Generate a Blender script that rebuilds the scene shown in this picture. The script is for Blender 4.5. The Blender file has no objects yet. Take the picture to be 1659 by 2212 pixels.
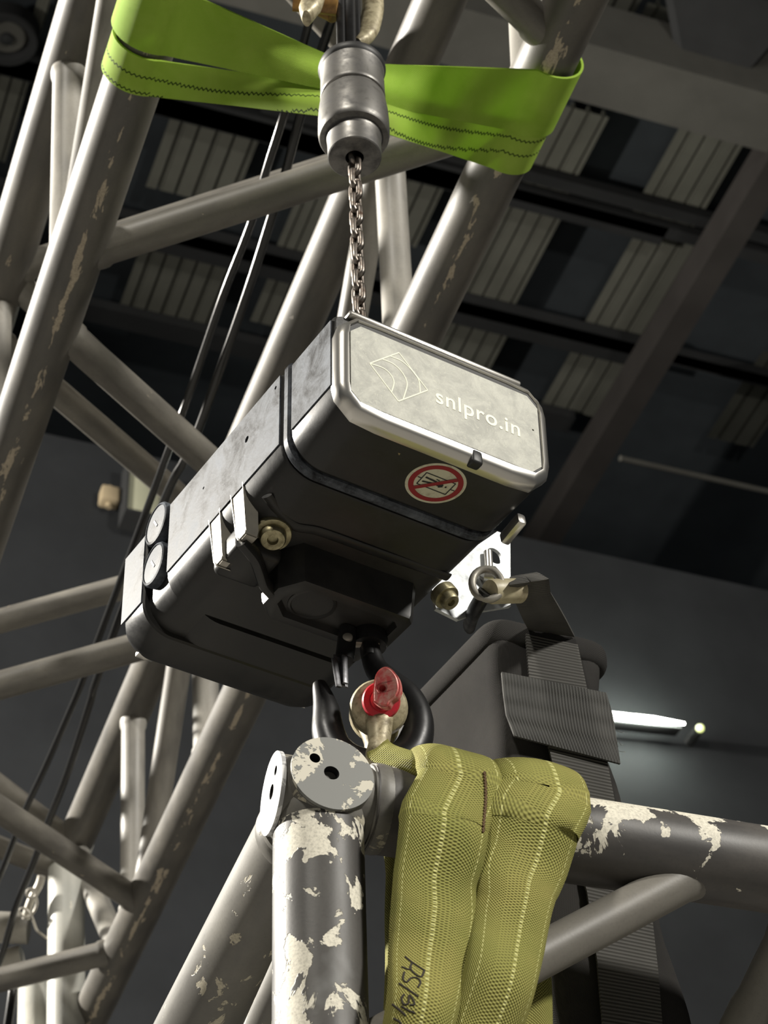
import bpy, bmesh, math, random
from mathutils import Vector as V, Matrix, Quaternion
random.seed(7)
SC = bpy.context.scene
COL = SC.collection

# ------------------------------------------------------------------ camera
F_PX, CX, CY = 5000.0, 829.5, 1106.0          # a short telephoto phone lens, held steeply upwards
MC = Matrix(((0.99928521, -0.03780308, 0.0),
             (0.02529007, 0.66851667, 0.74326703),
             (-0.02809778, -0.74273575, 0.66899486)))   # columns: right, down, forward
EYE = V((0, 0, 1.6))
cd = bpy.data.cameras.new('camera')
cam = bpy.data.objects.new('camera', cd)
COL.objects.link(cam)
right, down, fwd = MC.col[0], MC.col[1], MC.col[2]
rot = Matrix((right, -down, -fwd)).transposed()
cam.matrix_world = Matrix.Translation(EYE) @ rot.to_4x4()
cd.sensor_fit = 'VERTICAL'
cd.sensor_height = 36.0
cd.lens = F_PX / 2212 * 36.0
cd.clip_start = 0.05
cd.dof.use_dof = True
cd.dof.focus_distance = 1.36
cd.dof.aperture_fstop = 27.0
SC.camera = cam

# ------------------------------------------------------------------ light and exposure
SC.view_settings.view_transform = 'Standard'
SC.view_settings.look = 'None'
SC.view_settings.gamma = 1.0
SC.view_settings.exposure = 0.0
SC.view_settings.use_curve_mapping = False
SC.cycles.use_denoising = True
SC.cycles.max_bounces = 6
wd = bpy.data.worlds.new('hall_air')
SC.world = wd
wd.use_nodes = True
wd.node_tree.nodes['Background'].inputs[0].default_value = (0.75, 0.9, 1.0, 1)
wd.node_tree.nodes['Background'].inputs[1].default_value = 0.03


def lamp(name, pos, target, power, size, color):
    l = bpy.data.lights.new(name, 'AREA')
    l.energy = power
    l.shape = 'DISK'
    l.size = size
    l.color = color
    o = bpy.data.objects.new(name, l)
    COL.objects.link(o)
    o.location = pos
    o.rotation_euler = (V(target) - V(pos)).to_track_quat('-Z', 'Y').to_euler()
    return o


CEN = V((0.0, 1.2, 2.6))
lamp('arena_floodlight', CEN + V((-0.84, 0.22, 0.50)) * 7.0, CEN, 1650, 0.40, (1.0, 0.95, 0.86))
lamp('front_house_light', CEN + V((-0.25, -0.72, 0.65)) * 6.0, CEN, 190, 0.6, (1.0, 0.95, 0.85))
lamp('work_light', CEN + V((0.74, -0.52, 0.42)) * 6.0, CEN, 370, 0.7, (1.0, 0.96, 0.88))


# ------------------------------------------------------------------ survey helpers
def ray(px, py):
    return MC @ V(((px - CX) / F_PX, (py - CY) / F_PX, 1.0))


def at(px, py, z):
    return EYE + ray(px, py) * z


def proj(p):
    c = MC.transposed() @ (p - EYE)
    return CX + F_PX * c.x / c.z, CY + F_PX * c.y / c.z, c.z


def on_plane(px, py, p0, n):
    d = ray(px, py)
    return EYE + d * ((p0 - EYE).dot(n) / d.dot(n))


def at_y(p, d, y):
    """point of the line p + t d whose survey row is y"""
    k = (y - CY) / F_PX
    a = MC.transposed() @ (p - EYE)
    b = MC.transposed() @ d
    t = (k * a.z - a.y) / (b.y - k * b.z)
    return p + d * t


UP = V((0, 0, 1))


def heading(deg):
    return V((math.cos(math.radians(deg)), math.sin(math.radians(deg)), 0))


# ------------------------------------------------------------------ mesh helpers
def new_bm():
    bm = bmesh.new()
    bm.loops.layers.uv.new('uv')
    return bm


def finish(bm, name, mat, parent=None, origin=None, smooth=38):
    """link one mesh object; vertices come in the frame of the scene unless origin is None"""
    bmesh.ops.recalc_face_normals(bm, faces=bm.faces)
    if origin is not None:
        bmesh.ops.translate(bm, verts=bm.verts, vec=-origin)
    me = bpy.data.meshes.new(name)
    bm.to_mesh(me)
    bm.free()
    for p in me.polygons:
        p.use_smooth = True
    if smooth is not None:
        me.set_sharp_from_angle(angle=math.radians(smooth))
    me.materials.append(mat)
    o = bpy.data.objects.new(name, me)
    COL.objects.link(o)
    if parent:
        o.parent = parent
    return o


def tag(o, label=None, cat=None, group=None, kind=None):
    if label: o['label'] = label
    if cat: o['category'] = cat
    if group: o['group'] = group
    if kind: o['kind'] = kind
    return o


def thing(name, label, cat, loc=(0, 0, 0), group=None, rot3=None):
    o = bpy.data.objects.new(name, None)
    COL.objects.link(o)
    o.empty_display_size = 0.02
    o.location = loc
    if rot3 is not None:
        o.rotation_euler = rot3.to_euler()
    return tag(o, label, cat, group)


def struct(bm, name, mat, smooth=38):
    return tag(finish(bm, name, mat, smooth=smooth), kind='structure')


def sweep(bm, pts, radii, seg=20, side=None, n=2.0, caps=True, closed=False):
    """tube along pts; radii: number or (a, b) per station; side fixes the first section axis"""
    N = len(pts)
    uvl = bm.loops.layers.uv.active
    rad = [radii] * N if not isinstance(radii, list) else radii
    rad = [(r, r) if not isinstance(r, tuple) else r for r in rad]
    rings, dist, prev = [], [], None
    acc = 0.0
    for i in range(N):
        if closed:
            t = (pts[(i + 1) % N] - pts[i - 1]).normalized()
        else:
            t = (pts[min(i + 1, N - 1)] - pts[max(i - 1, 0)]).normalized()
        if side is not None:
            s = side[i] if isinstance(side, list) else side
            x = (s - t * s.dot(t)).normalized()
        elif prev is None:
            h = UP if abs(t.dot(UP)) < 0.9 else V((1, 0, 0))
            x = (h - t * h.dot(t)).normalized()
        else:
            x = (prev - t * prev.dot(t)).normalized()
        prev = x
        y = t.cross(x)
        if i: acc += (pts[i] - pts[i - 1]).length
        dist.append(acc)
        ring = []
        for k in range(seg):
            a = 2 * math.pi * k / seg
            c, s_ = math.cos(a), math.sin(a)
            if n != 2.0:
                c = math.copysign(abs(c) ** (2 / n), c)
                s_ = math.copysign(abs(s_) ** (2 / n), s_)
            ring.append(bm.verts.new(pts[i] + x * (c * rad[i][0]) + y * (s_ * rad[i][1])))
        rings.append(ring)
    per = math.pi * (rad[N // 2][0] + rad[N // 2][1])
    M = N if closed else N - 1
    for i in range(M):
        j = (i + 1) % N
        v0 = dist[i]
        v1 = dist[j] if j else acc + (pts[0] - pts[-1]).length
        for k in range(seg):
            k2 = (k + 1) % seg
            f = bm.faces.new((rings[i][k], rings[i][k2], rings[j][k2], rings[j][k]))
            u0, u1 = per * k / seg, per * (k + 1) / seg
            for l, uv in zip(f.loops, ((u0, v0), (u1, v0), (u1, v1), (u0, v1))):
                l[uvl].uv = uv
    if caps and not closed:
        bm.faces.new(rings[0][::-1])
        bm.faces.new(rings[-1])
    return rings


def tube(bm, a, b, r, seg=28, caps=True, parts=2, side=None):
    sweep(bm, [a.lerp(b, i / parts) for i in range(parts + 1)], r, seg, side=side, caps=caps)


def lathe(bm, base, axis, prof, seg=40, caps=True):
    """prof: list of (radius, height along axis)"""
    axis = axis.normalized()
    h = UP if abs(axis.dot(UP)) < 0.9 else V((0, 1, 0))
    x = (h - axis * h.dot(axis)).normalized()
    y = axis.cross(x)
    uvl = bm.loops.layers.uv.active
    rings = []
    for r, hh in prof:
        rings.append([bm.verts.new(base + axis * hh + (x * math.cos(2 * math.pi * k / seg) + y * math.sin(2 * math.pi * k / seg)) * r) for k in range(seg)])
    for i in range(len(prof) - 1):
        for k in range(seg):
            k2 = (k + 1) % seg
            f = bm.faces.new((rings[i][k], rings[i][k2], rings[i + 1][k2], rings[i + 1][k]))
            for l, (uu, vv) in zip(f.loops, ((k, i), (k + 1, i), (k + 1, i + 1), (k, i + 1))):
                l[uvl].uv = (uu / seg * 0.15, prof[vv][1])
    if caps:
        bm.faces.new(rings[0][::-1])
        bm.faces.new(rings[-1])
    return rings


def grid(bm, rows, thick=None):
    """surface through rows of points, uv in metres"""
    uvl = bm.loops.layers.uv.active
    vs = [[bm.verts.new(p) for p in row] for row in rows]
    fs = []
    v = 0.0
    for i in range(len(rows) - 1):
        dv = (rows[i + 1][len(rows[0]) // 2] - rows[i][len(rows[0]) // 2]).length
        u = 0.0
        for k in range(len(rows[0]) - 1):
            du = (rows[i][k + 1] - rows[i][k]).length
            f = bm.faces.new((vs[i][k], vs[i][k + 1], vs[i + 1][k + 1], vs[i + 1][k]))
            for l, uv in zip(f.loops, ((u, v), (u + du, v), (u + du, v + dv), (u, v + dv))):
                l[uvl].uv = uv
            u += du
            fs.append(f)
        v += dv
    if thick:
        bmesh.ops.recalc_face_normals(bm, faces=fs)
        bmesh.ops.solidify(bm, geom=fs, thickness=thick)
    return fs


def box(bm, c, sx, sy, sz, ax=None, bevel=0.0, seg=2):
    """box with half sizes along the axes ax (three vectors)"""
    ax = ax or (V((1, 0, 0)), V((0, 1, 0)), V((0, 0, 1)))
    vs = {}
    for i in (-1, 1):
        for j in (-1, 1):
            for k in (-1, 1):
                vs[i, j, k] = bm.verts.new(c + ax[0] * (i * sx) + ax[1] * (j * sy) + ax[2] * (k * sz))
    fs = []
    for a in ((-1, 0), (1, 0)):
        for dim in range(3):
            q = []
            for (j, k) in ((-1, -1), (1, -1), (1, 1), (-1, 1)):
                key = [j, k]
                key.insert(dim, a[0])
                q.append(vs[tuple(key)])
            fs.append(bm.faces.new(q))
    bmesh.ops.recalc_face_normals(bm, faces=fs)
    if bevel:
        es = list({e for f in fs for e in f.edges})
        bmesh.ops.bevel(bm, geom=es, offset=bevel, segments=seg, affect='EDGES', profile=0.5)


def loft(bm, sections, cap0=True, cap1=True):
    uvl = bm.loops.layers.uv.active
    rs = [[bm.verts.new(p) for p in s] for s in sections]
    n = len(rs[0])
    for i in range(len(rs) - 1):
        for k in range(n):
            k2 = (k + 1) % n
            f = bm.faces.new((rs[i][k], rs[i][k2], rs[i + 1][k2], rs[i + 1][k]))
            for l in f.loops:
                l[uvl].uv = (l.vert.co.x + l.vert.co.z, l.vert.co.y)
    if cap0: bm.faces.new(rs[0][::-1])
    if cap1: bm.faces.new(rs[-1])
    return rs


def flat(loops, depth):
    """bmesh of a flat plate with holes from 2-D loops in x, y; thickness 2*depth around 0"""
    cu = bpy.data.curves.new('outline', 'CURVE')
    cu.dimensions = '2D'
    cu.fill_mode = 'BOTH'
    cu.extrude = depth
    for lp in loops:
        s = cu.splines.new('POLY')
        s.points.add(len(lp) - 1)
        for p, q in zip(s.points, lp):
            p.co = (q[0], q[1], 0, 1)
        s.use_cyclic_u = True
    return curve_bm(cu)


def curve_bm(cu):
    o = bpy.data.objects.new('outline', cu)
    COL.objects.link(o)
    dg = bpy.context.evaluated_depsgraph_get()
    me = bpy.data.meshes.new_from_object(o.evaluated_get(dg))
    bpy.data.objects.remove(o)
    bpy.data.curves.remove(cu)
    bm = new_bm()
    bm.from_mesh(me)
    bpy.data.meshes.remove(me)
    bmesh.ops.remove_doubles(bm, verts=bm.verts, dist=1e-6)
    return bm


def circle2(cx, cy, r, n=40, ry=None):
    return [(cx + r * math.cos(2 * math.pi * k / n), cy + (ry or r) * math.sin(2 * math.pi * k / n)) for k in range(n)]


def map_bm(bm, o, ex, ey, ez):
    for v in bm.verts:
        c = v.co.copy()
        v.co = o + ex * c.x + ey * c.y + ez * c.z
    return bm


def smooth_path(ps, n):
    """Catmull-Rom through ps"""
    out = []
    m = len(ps)
    for i in range(n + 1):
        t = i / n * (m - 1)
        k = min(int(t), m - 2)
        u = t - k
        p0, p1, p2, p3 = ps[max(k - 1, 0)], ps[k], ps[k + 1], ps[min(k + 2, m - 1)]
        out.append((p1 * 2 + (p2 - p0) * u + (p0 * 2 - p1 * 5 + p2 * 4 - p3) * u * u + (p1 * 3 - p0 - p2 * 3 + p3) * u ** 3) * 0.5)
    return out


def lerp_tab(tab, x):
    """tab: list of (x, value) ascending"""
    if x <= tab[0][0]: return tab[0][1]
    for (a, va), (b, vb) in zip(tab, tab[1:]):
        if x <= b:
            return va + (vb - va) * (x - a) / (b - a)
    return tab[-1][1]


# ------------------------------------------------------------------ materials
class Mat:
    def __init__(s, name, color, rough=0.5, metal=0.0, spec=0.5):
        s.m = bpy.data.materials.new(name)
        s.m.use_nodes = True
        s.nt = s.m.node_tree
        s.b = s.nt.nodes['Principled BSDF']
        s.set('Base Color', (*color, 1))
        s.set('Roughness', rough)
        s.set('Metallic', metal)
        s.set('Specular IOR Level', spec)
        s.color = (*color, 1)

    def set(s, k, v):
        s.b.inputs[k].default_value = v

    def node(s, t, **kw):
        n = s.nt.nodes.new(t)
        for k, v in kw.items():
            setattr(n, k, v)
        return n

    def link(s, a, b):
        s.nt.links.new(a, b)

    def coord(s, scale, uv=True, rnd=True):
        tc = s.node('ShaderNodeTexCoord')
        mp = s.node('ShaderNodeMapping')
        mp.inputs['Scale'].default_value = scale
        s.link(tc.outputs['UV' if uv else 'Object'], mp.inputs['Vector'])
        if rnd:
            oi = s.node('ShaderNodeObjectInfo')
            ml = s.node('ShaderNodeMath', operation='MULTIPLY')
            ml.inputs[1].default_value = 37.0
            s.link(oi.outputs['Random'], ml.inputs[0])
            cb = s.node('ShaderNodeCombineXYZ')
            for i in range(3): s.link(ml.outputs[0], cb.inputs[i])
            s.link(cb.outputs[0], mp.inputs['Location'])
        return mp.outputs[0]

    def noise(s, vec, scale, detail=4, rough=0.55, dist=0.0):
        n = s.node('ShaderNodeTexNoise')
        n.inputs['Scale'].default_value = scale
        n.inputs['Detail'].default_value = detail
        n.inputs['Roughness'].default_value = rough
        n.inputs['Distortion'].default_value = dist
        s.link(vec, n.inputs['Vector'])
        return n.outputs['Fac']

    def ramp(s, fac, a, b):
        n = s.node('ShaderNodeMapRange')
        n.inputs['From Min'].default_value = a
        n.inputs['From Max'].default_value = b
        s.link(fac, n.inputs['Value'])
        return n.outputs[0]

    def math(s, op, a, b=None):
        n = s.node('ShaderNodeMath', operation=op)
        for i, x in enumerate((a, b)):
            if x is None: continue
            if isinstance(x, (int, float)): n.inputs[i].default_value = x
            else: s.link(x, n.inputs[i])
        return n.outputs[0]

    def mix(s, fac, a, b):
        n = s.node('ShaderNodeMix', data_type='RGBA')
        if isinstance(fac, (int, float)): n.inputs[0].default_value = fac
        else: s.link(fac, n.inputs[0])
        for i, x in ((6, a), (7, b)):
            if isinstance(x, tuple): n.inputs[i].default_value = (*x[:3], 1)
            else: s.link(x, n.inputs[i])
        return n.outputs[2]

    def base(s, c):
        s.link(c, s.b.inputs['Base Color'])
        return s

    def bump(s, h, strength, dist=0.001):
        n = s.node('ShaderNodeBump')
        n.inputs['Strength'].default_value = strength
        n.inputs['Distance'].default_value = dist
        s.link(h, n.inputs['Height'])
        s.link(n.outputs[0], s.b.inputs['Normal'])

    def rough(s, f):
        s.link(f, s.b.inputs['Roughness'])


def chip_paint(name, paint, chip, lo, stretch, scale, dirt, rough=0.42, band=None, bare=None, metal=0.0, uv=True, fall_k=0.4):
    """old dark paint flaked off down to a pale undercoat; band=(u0, width) keeps the flaking on one side"""
    m = Mat(name, paint, rough, metal)
    vec = m.coord((stretch[0], stretch[1], 1), uv=uv)
    big = m.noise(vec, scale, 5, 0.62, 0.35)
    if band:
        uv = m.node('ShaderNodeTexCoord')
        sp = m.node('ShaderNodeSeparateXYZ')
        m.link(uv.outputs['UV'], sp.inputs[0])
        d = m.math('ABSOLUTE', m.math('SUBTRACT', sp.outputs[0], band[0]))
        fall = m.ramp(d, 0.0, band[1])
        big = m.math('SUBTRACT', big, m.math('MULTIPLY', fall, fall_k))
    mask = m.ramp(big, lo, lo + 0.012)
    dust = m.noise(m.coord((22, 7, 1)), 1.6, 4, 0.6)
    fine = m.noise(m.coord((60, 60, 1)), 8, 3, 0.6)
    c = m.mix(m.ramp(dust, 0.35, 0.72), paint, dirt)
    c = m.mix(m.math('MULTIPLY', m.ramp(fine, 0.5, 0.8), 0.25), c, tuple(x * 0.5 for x in paint))
    if bare:
        worn = m.ramp(m.noise(m.coord((stretch[0] * 0.7, stretch[1] * 0.5, 1)), scale * 0.7, 4, 0.6, 0.2), 0.56, 0.64)
        c = m.mix(worn, c, bare)
    cc = m.mix(m.ramp(m.noise(m.coord((90, 90, 1)), 6, 4, 0.7), 0.42, 0.75), chip, tuple(x * 0.55 for x in chip))
    m.base(m.mix(mask, c, cc))
    m.rough(m.ramp(m.math('ADD', m.math('MULTIPLY', mask, 0.3), m.math('MULTIPLY', dust, 0.5)), -0.55, 1.1))
    m.bump(m.math('SUBTRACT', m.math('MULTIPLY', fine, 0.12), mask), 0.5, 0.0006)
    return m.m


TUBE_PAINT = (0.076, 0.071, 0.063)
TUBE_DUST = (0.135, 0.124, 0.104)
CREAM = (0.42, 0.36, 0.27)
M_CHORD_A = chip_paint('old_grey_tube_paint_a', TUBE_PAINT, CREAM, 0.495, (48, 11), 2.1, TUBE_DUST, band=(0.036, 0.020))
M_CHORD_B = chip_paint('old_grey_tube_paint_b', TUBE_PAINT, CREAM, 0.495, (48, 11), 2.1, TUBE_DUST, band=(0.036, 0.020))
M_CHORD = chip_paint('old_grey_tube_paint', TUBE_PAINT, CREAM, 0.70, (40, 12), 1.6, TUBE_DUST)
M_BRACE = chip_paint('dusty_brace_paint', (0.095, 0.088, 0.077), CREAM, 0.70, (45, 20), 1.5, (0.18, 0.168, 0.142))
M_BRACE_PALE = chip_paint('dusty_pale_brace_paint', (0.21, 0.20, 0.18), CREAM, 0.72, (45, 20), 1.5, (0.34, 0.32, 0.28))
M_PALE_POST = chip_paint('pale_post_paint', (0.36, 0.36, 0.33), (0.6, 0.58, 0.5), 0.66, (30, 12), 2.0, (0.46, 0.45, 0.4))
FLAKE = (0.78, 0.74, 0.62)
M_F_POST = chip_paint('flaking_black_post_paint', (0.050, 0.047, 0.045), FLAKE, 0.55, (20, 15), 1.8, (0.085, 0.08, 0.072), rough=0.35, bare=(0.15, 0.15, 0.145))
M_F_TUBE = chip_paint('flaking_black_rail_paint', (0.055, 0.052, 0.05), FLAKE, 0.47, (20, 20), 1.9, (0.11, 0.10, 0.09), rough=0.35, band=(0.018, 0.08), fall_k=0.24)
M_F_LEG = chip_paint('flaking_dark_leg_paint', (0.12, 0.115, 0.105), (0.5, 0.46, 0.36), 0.60, (30, 16), 1.7, (0.2, 0.19, 0.165), rough=0.4)
M_F_CAP = chip_paint('flaking_grey_cap_paint', (0.16, 0.165, 0.16), FLAKE, 0.535, (1, 1), 48, (0.22, 0.22, 0.20), rough=0.5, uv=False)
M_F_CAPW = chip_paint('bare_white_cap_paint', (0.55, 0.55, 0.56), (0.82, 0.82, 0.82), 0.50, (1, 1), 60, (0.3, 0.3, 0.3), rough=0.3, uv=False)
M_F_BRACE = chip_paint('plain_grey_brace_paint', (0.17, 0.16, 0.14), FLAKE, 0.74, (30, 16), 1.7, (0.23, 0.215, 0.185))
M_HOLE = Mat('dark_hole', (0.006, 0.006, 0.006), 0.9).m


def black_shell(name, base, dust, amount, rough, spec=0.55):
    m = Mat(name, base, rough, 0.0, spec)
    v = m.coord((1, 1, 1), uv=False, rnd=False)
    cloud = m.noise(v, 26 if amount < 0.5 else 48, 6, 0.7, 0.5)
    fleck = m.noise(v, 420, 3, 0.7)
    scr = m.noise(m.coord((60, 900, 240), uv=False, rnd=False), 1.0, 3, 0.6)
    f = m.math('MULTIPLY', m.ramp(cloud, 0.38, 0.72 if amount < 0.5 else 0.64), amount)
    f = m.math('ADD', f, m.math('MULTIPLY', m.ramp(fleck, 0.62, 0.74), amount * 0.7))
    f = m.math('ADD', f, m.math('MULTIPLY', m.ramp(scr, 0.66, 0.74), amount * 0.6))
    m.base(m.mix(f, base, dust))
    m.rough(m.ramp(cloud, -0.3 + (0.5 - rough), 1.5))
    m.bump(fleck, 0.10, 0.0004)
    return m.m


M_SHELL = black_shell('black_hoist_enamel', (0.017, 0.017, 0.017), (0.085, 0.08, 0.07), 0.18, 0.38, 0.32)
M_FLANK = black_shell('dusty_sheen_hoist_flank', (0.020, 0.021, 0.024), (0.125, 0.138, 0.160), 0.90, 0.42, 0.05)  # the dust colour also carries the flank's bluish reflection
M_RIM = Mat('worn_bright_rim', (0.62, 0.60, 0.56), 0.28, 0.9).m


def plate_mat():
    m = Mat('scuffed_pale_plate', (0.36, 0.36, 0.32), 0.55, 0.0, 0.3)
    v = m.coord((1, 1, 1), uv=False, rnd=False)
    cl = m.noise(v, 60, 8, 0.75, 0.6)
    c = m.mix(m.ramp(cl, 0.38, 0.66), (0.40, 0.40, 0.36), (0.60, 0.60, 0.53))
    sc = m.noise(v, 380, 3, 0.7, 1.5)
    c = m.mix(m.math('MULTIPLY', m.ramp(sc, 0.58, 0.68), 0.45), c, (0.70, 0.70, 0.58))
    m.base(c)
    m.bump(sc, 0.08, 0.0003)
    return m.m


M_PLATE = plate_mat()
M_CREAM_INK = Mat('cream_ink', (0.92, 0.92, 0.74), 0.5).m
M_BLACK = Mat('flat_black', (0.012, 0.012, 0.012), 0.55).m
M_RED_INK = Mat('dull_red_ink', (0.26, 0.012, 0.018), 0.5).m


def sticker_mat():
    m = Mat('yellowed_sticker', (0.52, 0.50, 0.36), 0.5)
    n = m.noise(m.coord((1, 1, 1), uv=False, rnd=False), 160, 5, 0.7)
    m.base(m.mix(m.ramp(n, 0.5, 0.75), (0.56, 0.54, 0.40), (0.30, 0.27, 0.18)))
    return m.m


M_STICKER = sticker_mat()


def metal(name, color, rough, dark, scale=60, metallic=1.0):
    m = Mat(name, color, rough, metallic)
    n = m.noise(m.coord((1, 1, 1), uv=False), scale, 5, 0.65, 0.3)
    m.base(m.mix(m.ramp(n, 0.42, 0.68), color, dark))
    m.rough(m.ramp(n, 0.1 - rough, 1.4))
    return m.m


M_STEEL = metal('brushed_grey_steel', (0.21, 0.203, 0.19), 0.36, (0.10, 0.097, 0.094), 70, 0.75)
M_STEEL_DARK = metal('blackened_steel', (0.035, 0.035, 0.036), 0.26, (0.012, 0.012, 0.012), 50, 0.6)
M_CHAIN = metal('oily_chain_steel', (0.26, 0.235, 0.21), 0.22, (0.07, 0.045, 0.032), 160)
M_GALV = metal('galvanised_sheet', (0.50, 0.52, 0.53), 0.45, (0.38, 0.40, 0.41), 90, 0.35)
M_ALU = metal('dull_cast_metal', (0.36, 0.34, 0.30), 0.5, (0.34, 0.32, 0.27), 140, 0.5)
M_BRASS = metal('yellow_zinc_bolt', (0.42, 0.38, 0.24), 0.3, (0.16, 0.14, 0.08), 120, 0.85)
M_SHACKLE = metal('grimy_cream_shackle', (0.50, 0.44, 0.29), 0.42, (0.16, 0.13, 0.07), 150, 0.15)
M_PIN = metal('chipped_red_pin', (0.55, 0.012, 0.03), 0.28, (0.34, 0.02, 0.03), 200, 0.0)
M_PIN_WORN = metal('rubbed_red_pin', (0.60, 0.10, 0.10), 0.3, (0.62, 0.36, 0.30), 220, 0.1)
M_RUST = metal('rusty_brown_pin', (0.20, 0.10, 0.035), 0.5, (0.42, 0.24, 0.06), 90, 0.2)
M_CABLE = Mat('black_rubber_cable', (0.012, 0.012, 0.012), 0.22).m
M_RUBBER = Mat('black_rubber', (0.02, 0.02, 0.02), 0.5).m


def fabric(name, c0, c1, pitch_u, pitch_v, bump, stitches=(), stitch_col=(0, 0, 0), cloud=0.4, rough=0.75, sheen=0.0, trans=0.0, spec=0.3):
    """woven cloth from the uv in metres; stitches: (u, halfwidth, zigzag, colour)"""
    m = Mat(name, c0, rough, 0.0, spec)
    tc = m.node('ShaderNodeTexCoord')
    sp = m.node('ShaderNodeSeparateXYZ')
    m.link(tc.outputs['UV'], sp.inputs[0])
    u, v = sp.outputs[0], sp.outputs[1]
    su = m.math('SINE', m.math('MULTIPLY', u, 2 * math.pi / pitch_u)) if pitch_u else 1.0
    sv = m.math('SINE', m.math('MULTIPLY', v, 2 * math.pi / pitch_v)) if pitch_v else 1.0
    w = m.math('MULTIPLY', su, sv)
    n = m.noise(m.coord((1, 1, 1), uv=False), 22, 5, 0.6, 0.4)
    col = m.mix(m.ramp(n, 0.35, 0.7), c0, c1)
    col = m.mix(m.math('MULTIPLY', m.ramp(w, -0.2, -1.0), 0.55), col, tuple(x * 0.35 for x in c0))
    h = w
    for (u0, hw, zz, sc_) in stitches:
        uu = u
        if zz:
            tri = m.math('PINGPONG', v, zz)
            uu = m.math('ADD', u, m.math('SUBTRACT', tri, zz / 2))
        d = m.math('ABSOLUTE', m.math('SUBTRACT', uu, u0))
        k = m.ramp(d, hw, hw * 0.5)
        if not zz:
            k = m.math('MULTIPLY', k, m.math('GREATER_THAN', m.math('SINE', m.math('MULTIPLY', v, 2 * math.pi / 0.0034)), -0.35))
        col = m.mix(k, col, sc_)
    m.base(col)
    m.bump(h, bump, 0.0006)
    if sheen:
        m.set('Sheen Weight', sheen)
    if trans:
        tr = m.node('ShaderNodeBsdfTranslucent')
        m.link(col, tr.inputs['Color'])
        mx = m.node('ShaderNodeMixShader')
        mx.inputs[0].default_value = trans
        out = m.nt.nodes['Material Output']
        m.link(m.b.outputs[0], mx.inputs[1])
        m.link(tr.outputs[0], mx.inputs[2])
        m.link(mx.outputs[0], out.inputs[0])
    return m.m


DKG = (0.015, 0.045, 0.003)
M_GREEN = fabric('lime_webbing', (0.37, 0.57, 0.06), (0.46, 0.65, 0.10), 0.0013, 0.0026, 0.35,
                 stitches=((0.018, 0.0010, 0.0022, DKG), (0.034, 0.0010, 0.0022, DKG)), trans=0.25)
M_GREEN_PLAIN = fabric('lime_webbing_plain', (0.34, 0.55, 0.05), (0.44, 0.64, 0.09), 0.0013, 0.0026, 0.35, trans=0.25)
PALE = (0.56, 0.55, 0.22)
M_OLIVE = fabric('olive_canvas', (0.32, 0.295, 0.080), (0.24, 0.245, 0.058), 0.0019, 0.0019, 0.7,
                 stitches=((0.012, 0.0006, 0, PALE), (0.026, 0.0006, 0, PALE), (0.040, 0.0006, 0, PALE)))
M_OLIVE_THREAD = Mat('brown_seam_thread', (0.10, 0.055, 0.02), 0.8).m
M_MARKER = Mat('black_marker_ink', (0.035, 0.028, 0.02), 0.8).m
M_BAG = fabric('black_bag_canvas', (0.040, 0.038, 0.036), (0.030, 0.029, 0.028), 0.0012, 0.0012, 0.3, spec=0.06, rough=0.95)
M_STRAP = fabric('black_ribbed_webbing', (0.105, 0.102, 0.094), (0.085, 0.082, 0.077), None, 0.0026, 0.7, spec=0.15, rough=0.9)
M_ELASTIC = fabric('black_elastic_band', (0.085, 0.084, 0.079), (0.066, 0.066, 0.063), 0.0022, None, 0.6, spec=0.15, rough=0.9)
M_STITCH = Mat('grey_box_stitch', (0.11, 0.108, 0.10), 0.9).m

# ------------------------------------------------------------------ setting: roof, far wall, beams, floor
E1 = heading(111.0)            # the way the roof sheets and the high truss run
E2 = heading(21.0)
ROOF_H = 10.6
RP = V((0, 0, ROOF_H))


def roof(px, py, drop=0.0):
    return on_plane(px, py, RP - UP * drop, UP)


def flatmat(name, c, rough=0.8, spec=0.12):
    m = Mat(name, c, rough, 0.0, spec)
    n = m.noise(m.coord((1, 1, 1), uv=False), 3.0, 5, 0.6)
    m.base(m.mix(m.ramp(n, 0.3, 0.75), c, tuple(x * 0.72 for x in c)))
    return m.m


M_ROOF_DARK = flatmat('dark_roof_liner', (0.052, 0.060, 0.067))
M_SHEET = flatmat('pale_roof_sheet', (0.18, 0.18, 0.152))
M_BEAM = flatmat('grey_brown_steel', (0.12, 0.117, 0.105))
M_BEAM_DK = flatmat('dark_purlin_steel', (0.040, 0.041, 0.042))
M_WALL = flatmat('dark_wall_cladding', (0.032, 0.034, 0.037))
M_FLOOR = flatmat('grey_concrete_floor', (0.20, 0.195, 0.185))

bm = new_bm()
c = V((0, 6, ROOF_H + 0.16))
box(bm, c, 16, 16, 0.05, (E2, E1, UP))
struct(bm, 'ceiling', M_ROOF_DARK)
bm = new_bm()
box(bm, V((0, 4, -0.05)), 16, 14, 0.05, (E2, E1, UP))
struct(bm, 'floor', M_FLOOR)

# the far wall: its top edge runs along E2 through (1246, 1186)
WTOP = at(1246, 1186, 9.6)
bm = new_bm()
wc = WTOP + E1 * 0.15 - E2 * 1.5
wc.z = WTOP.z / 2
box(bm, wc, 9.0, 0.15, WTOP.z / 2, (E2, E1, UP))
struct(bm, 'wall_back', M_WALL)

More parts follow.
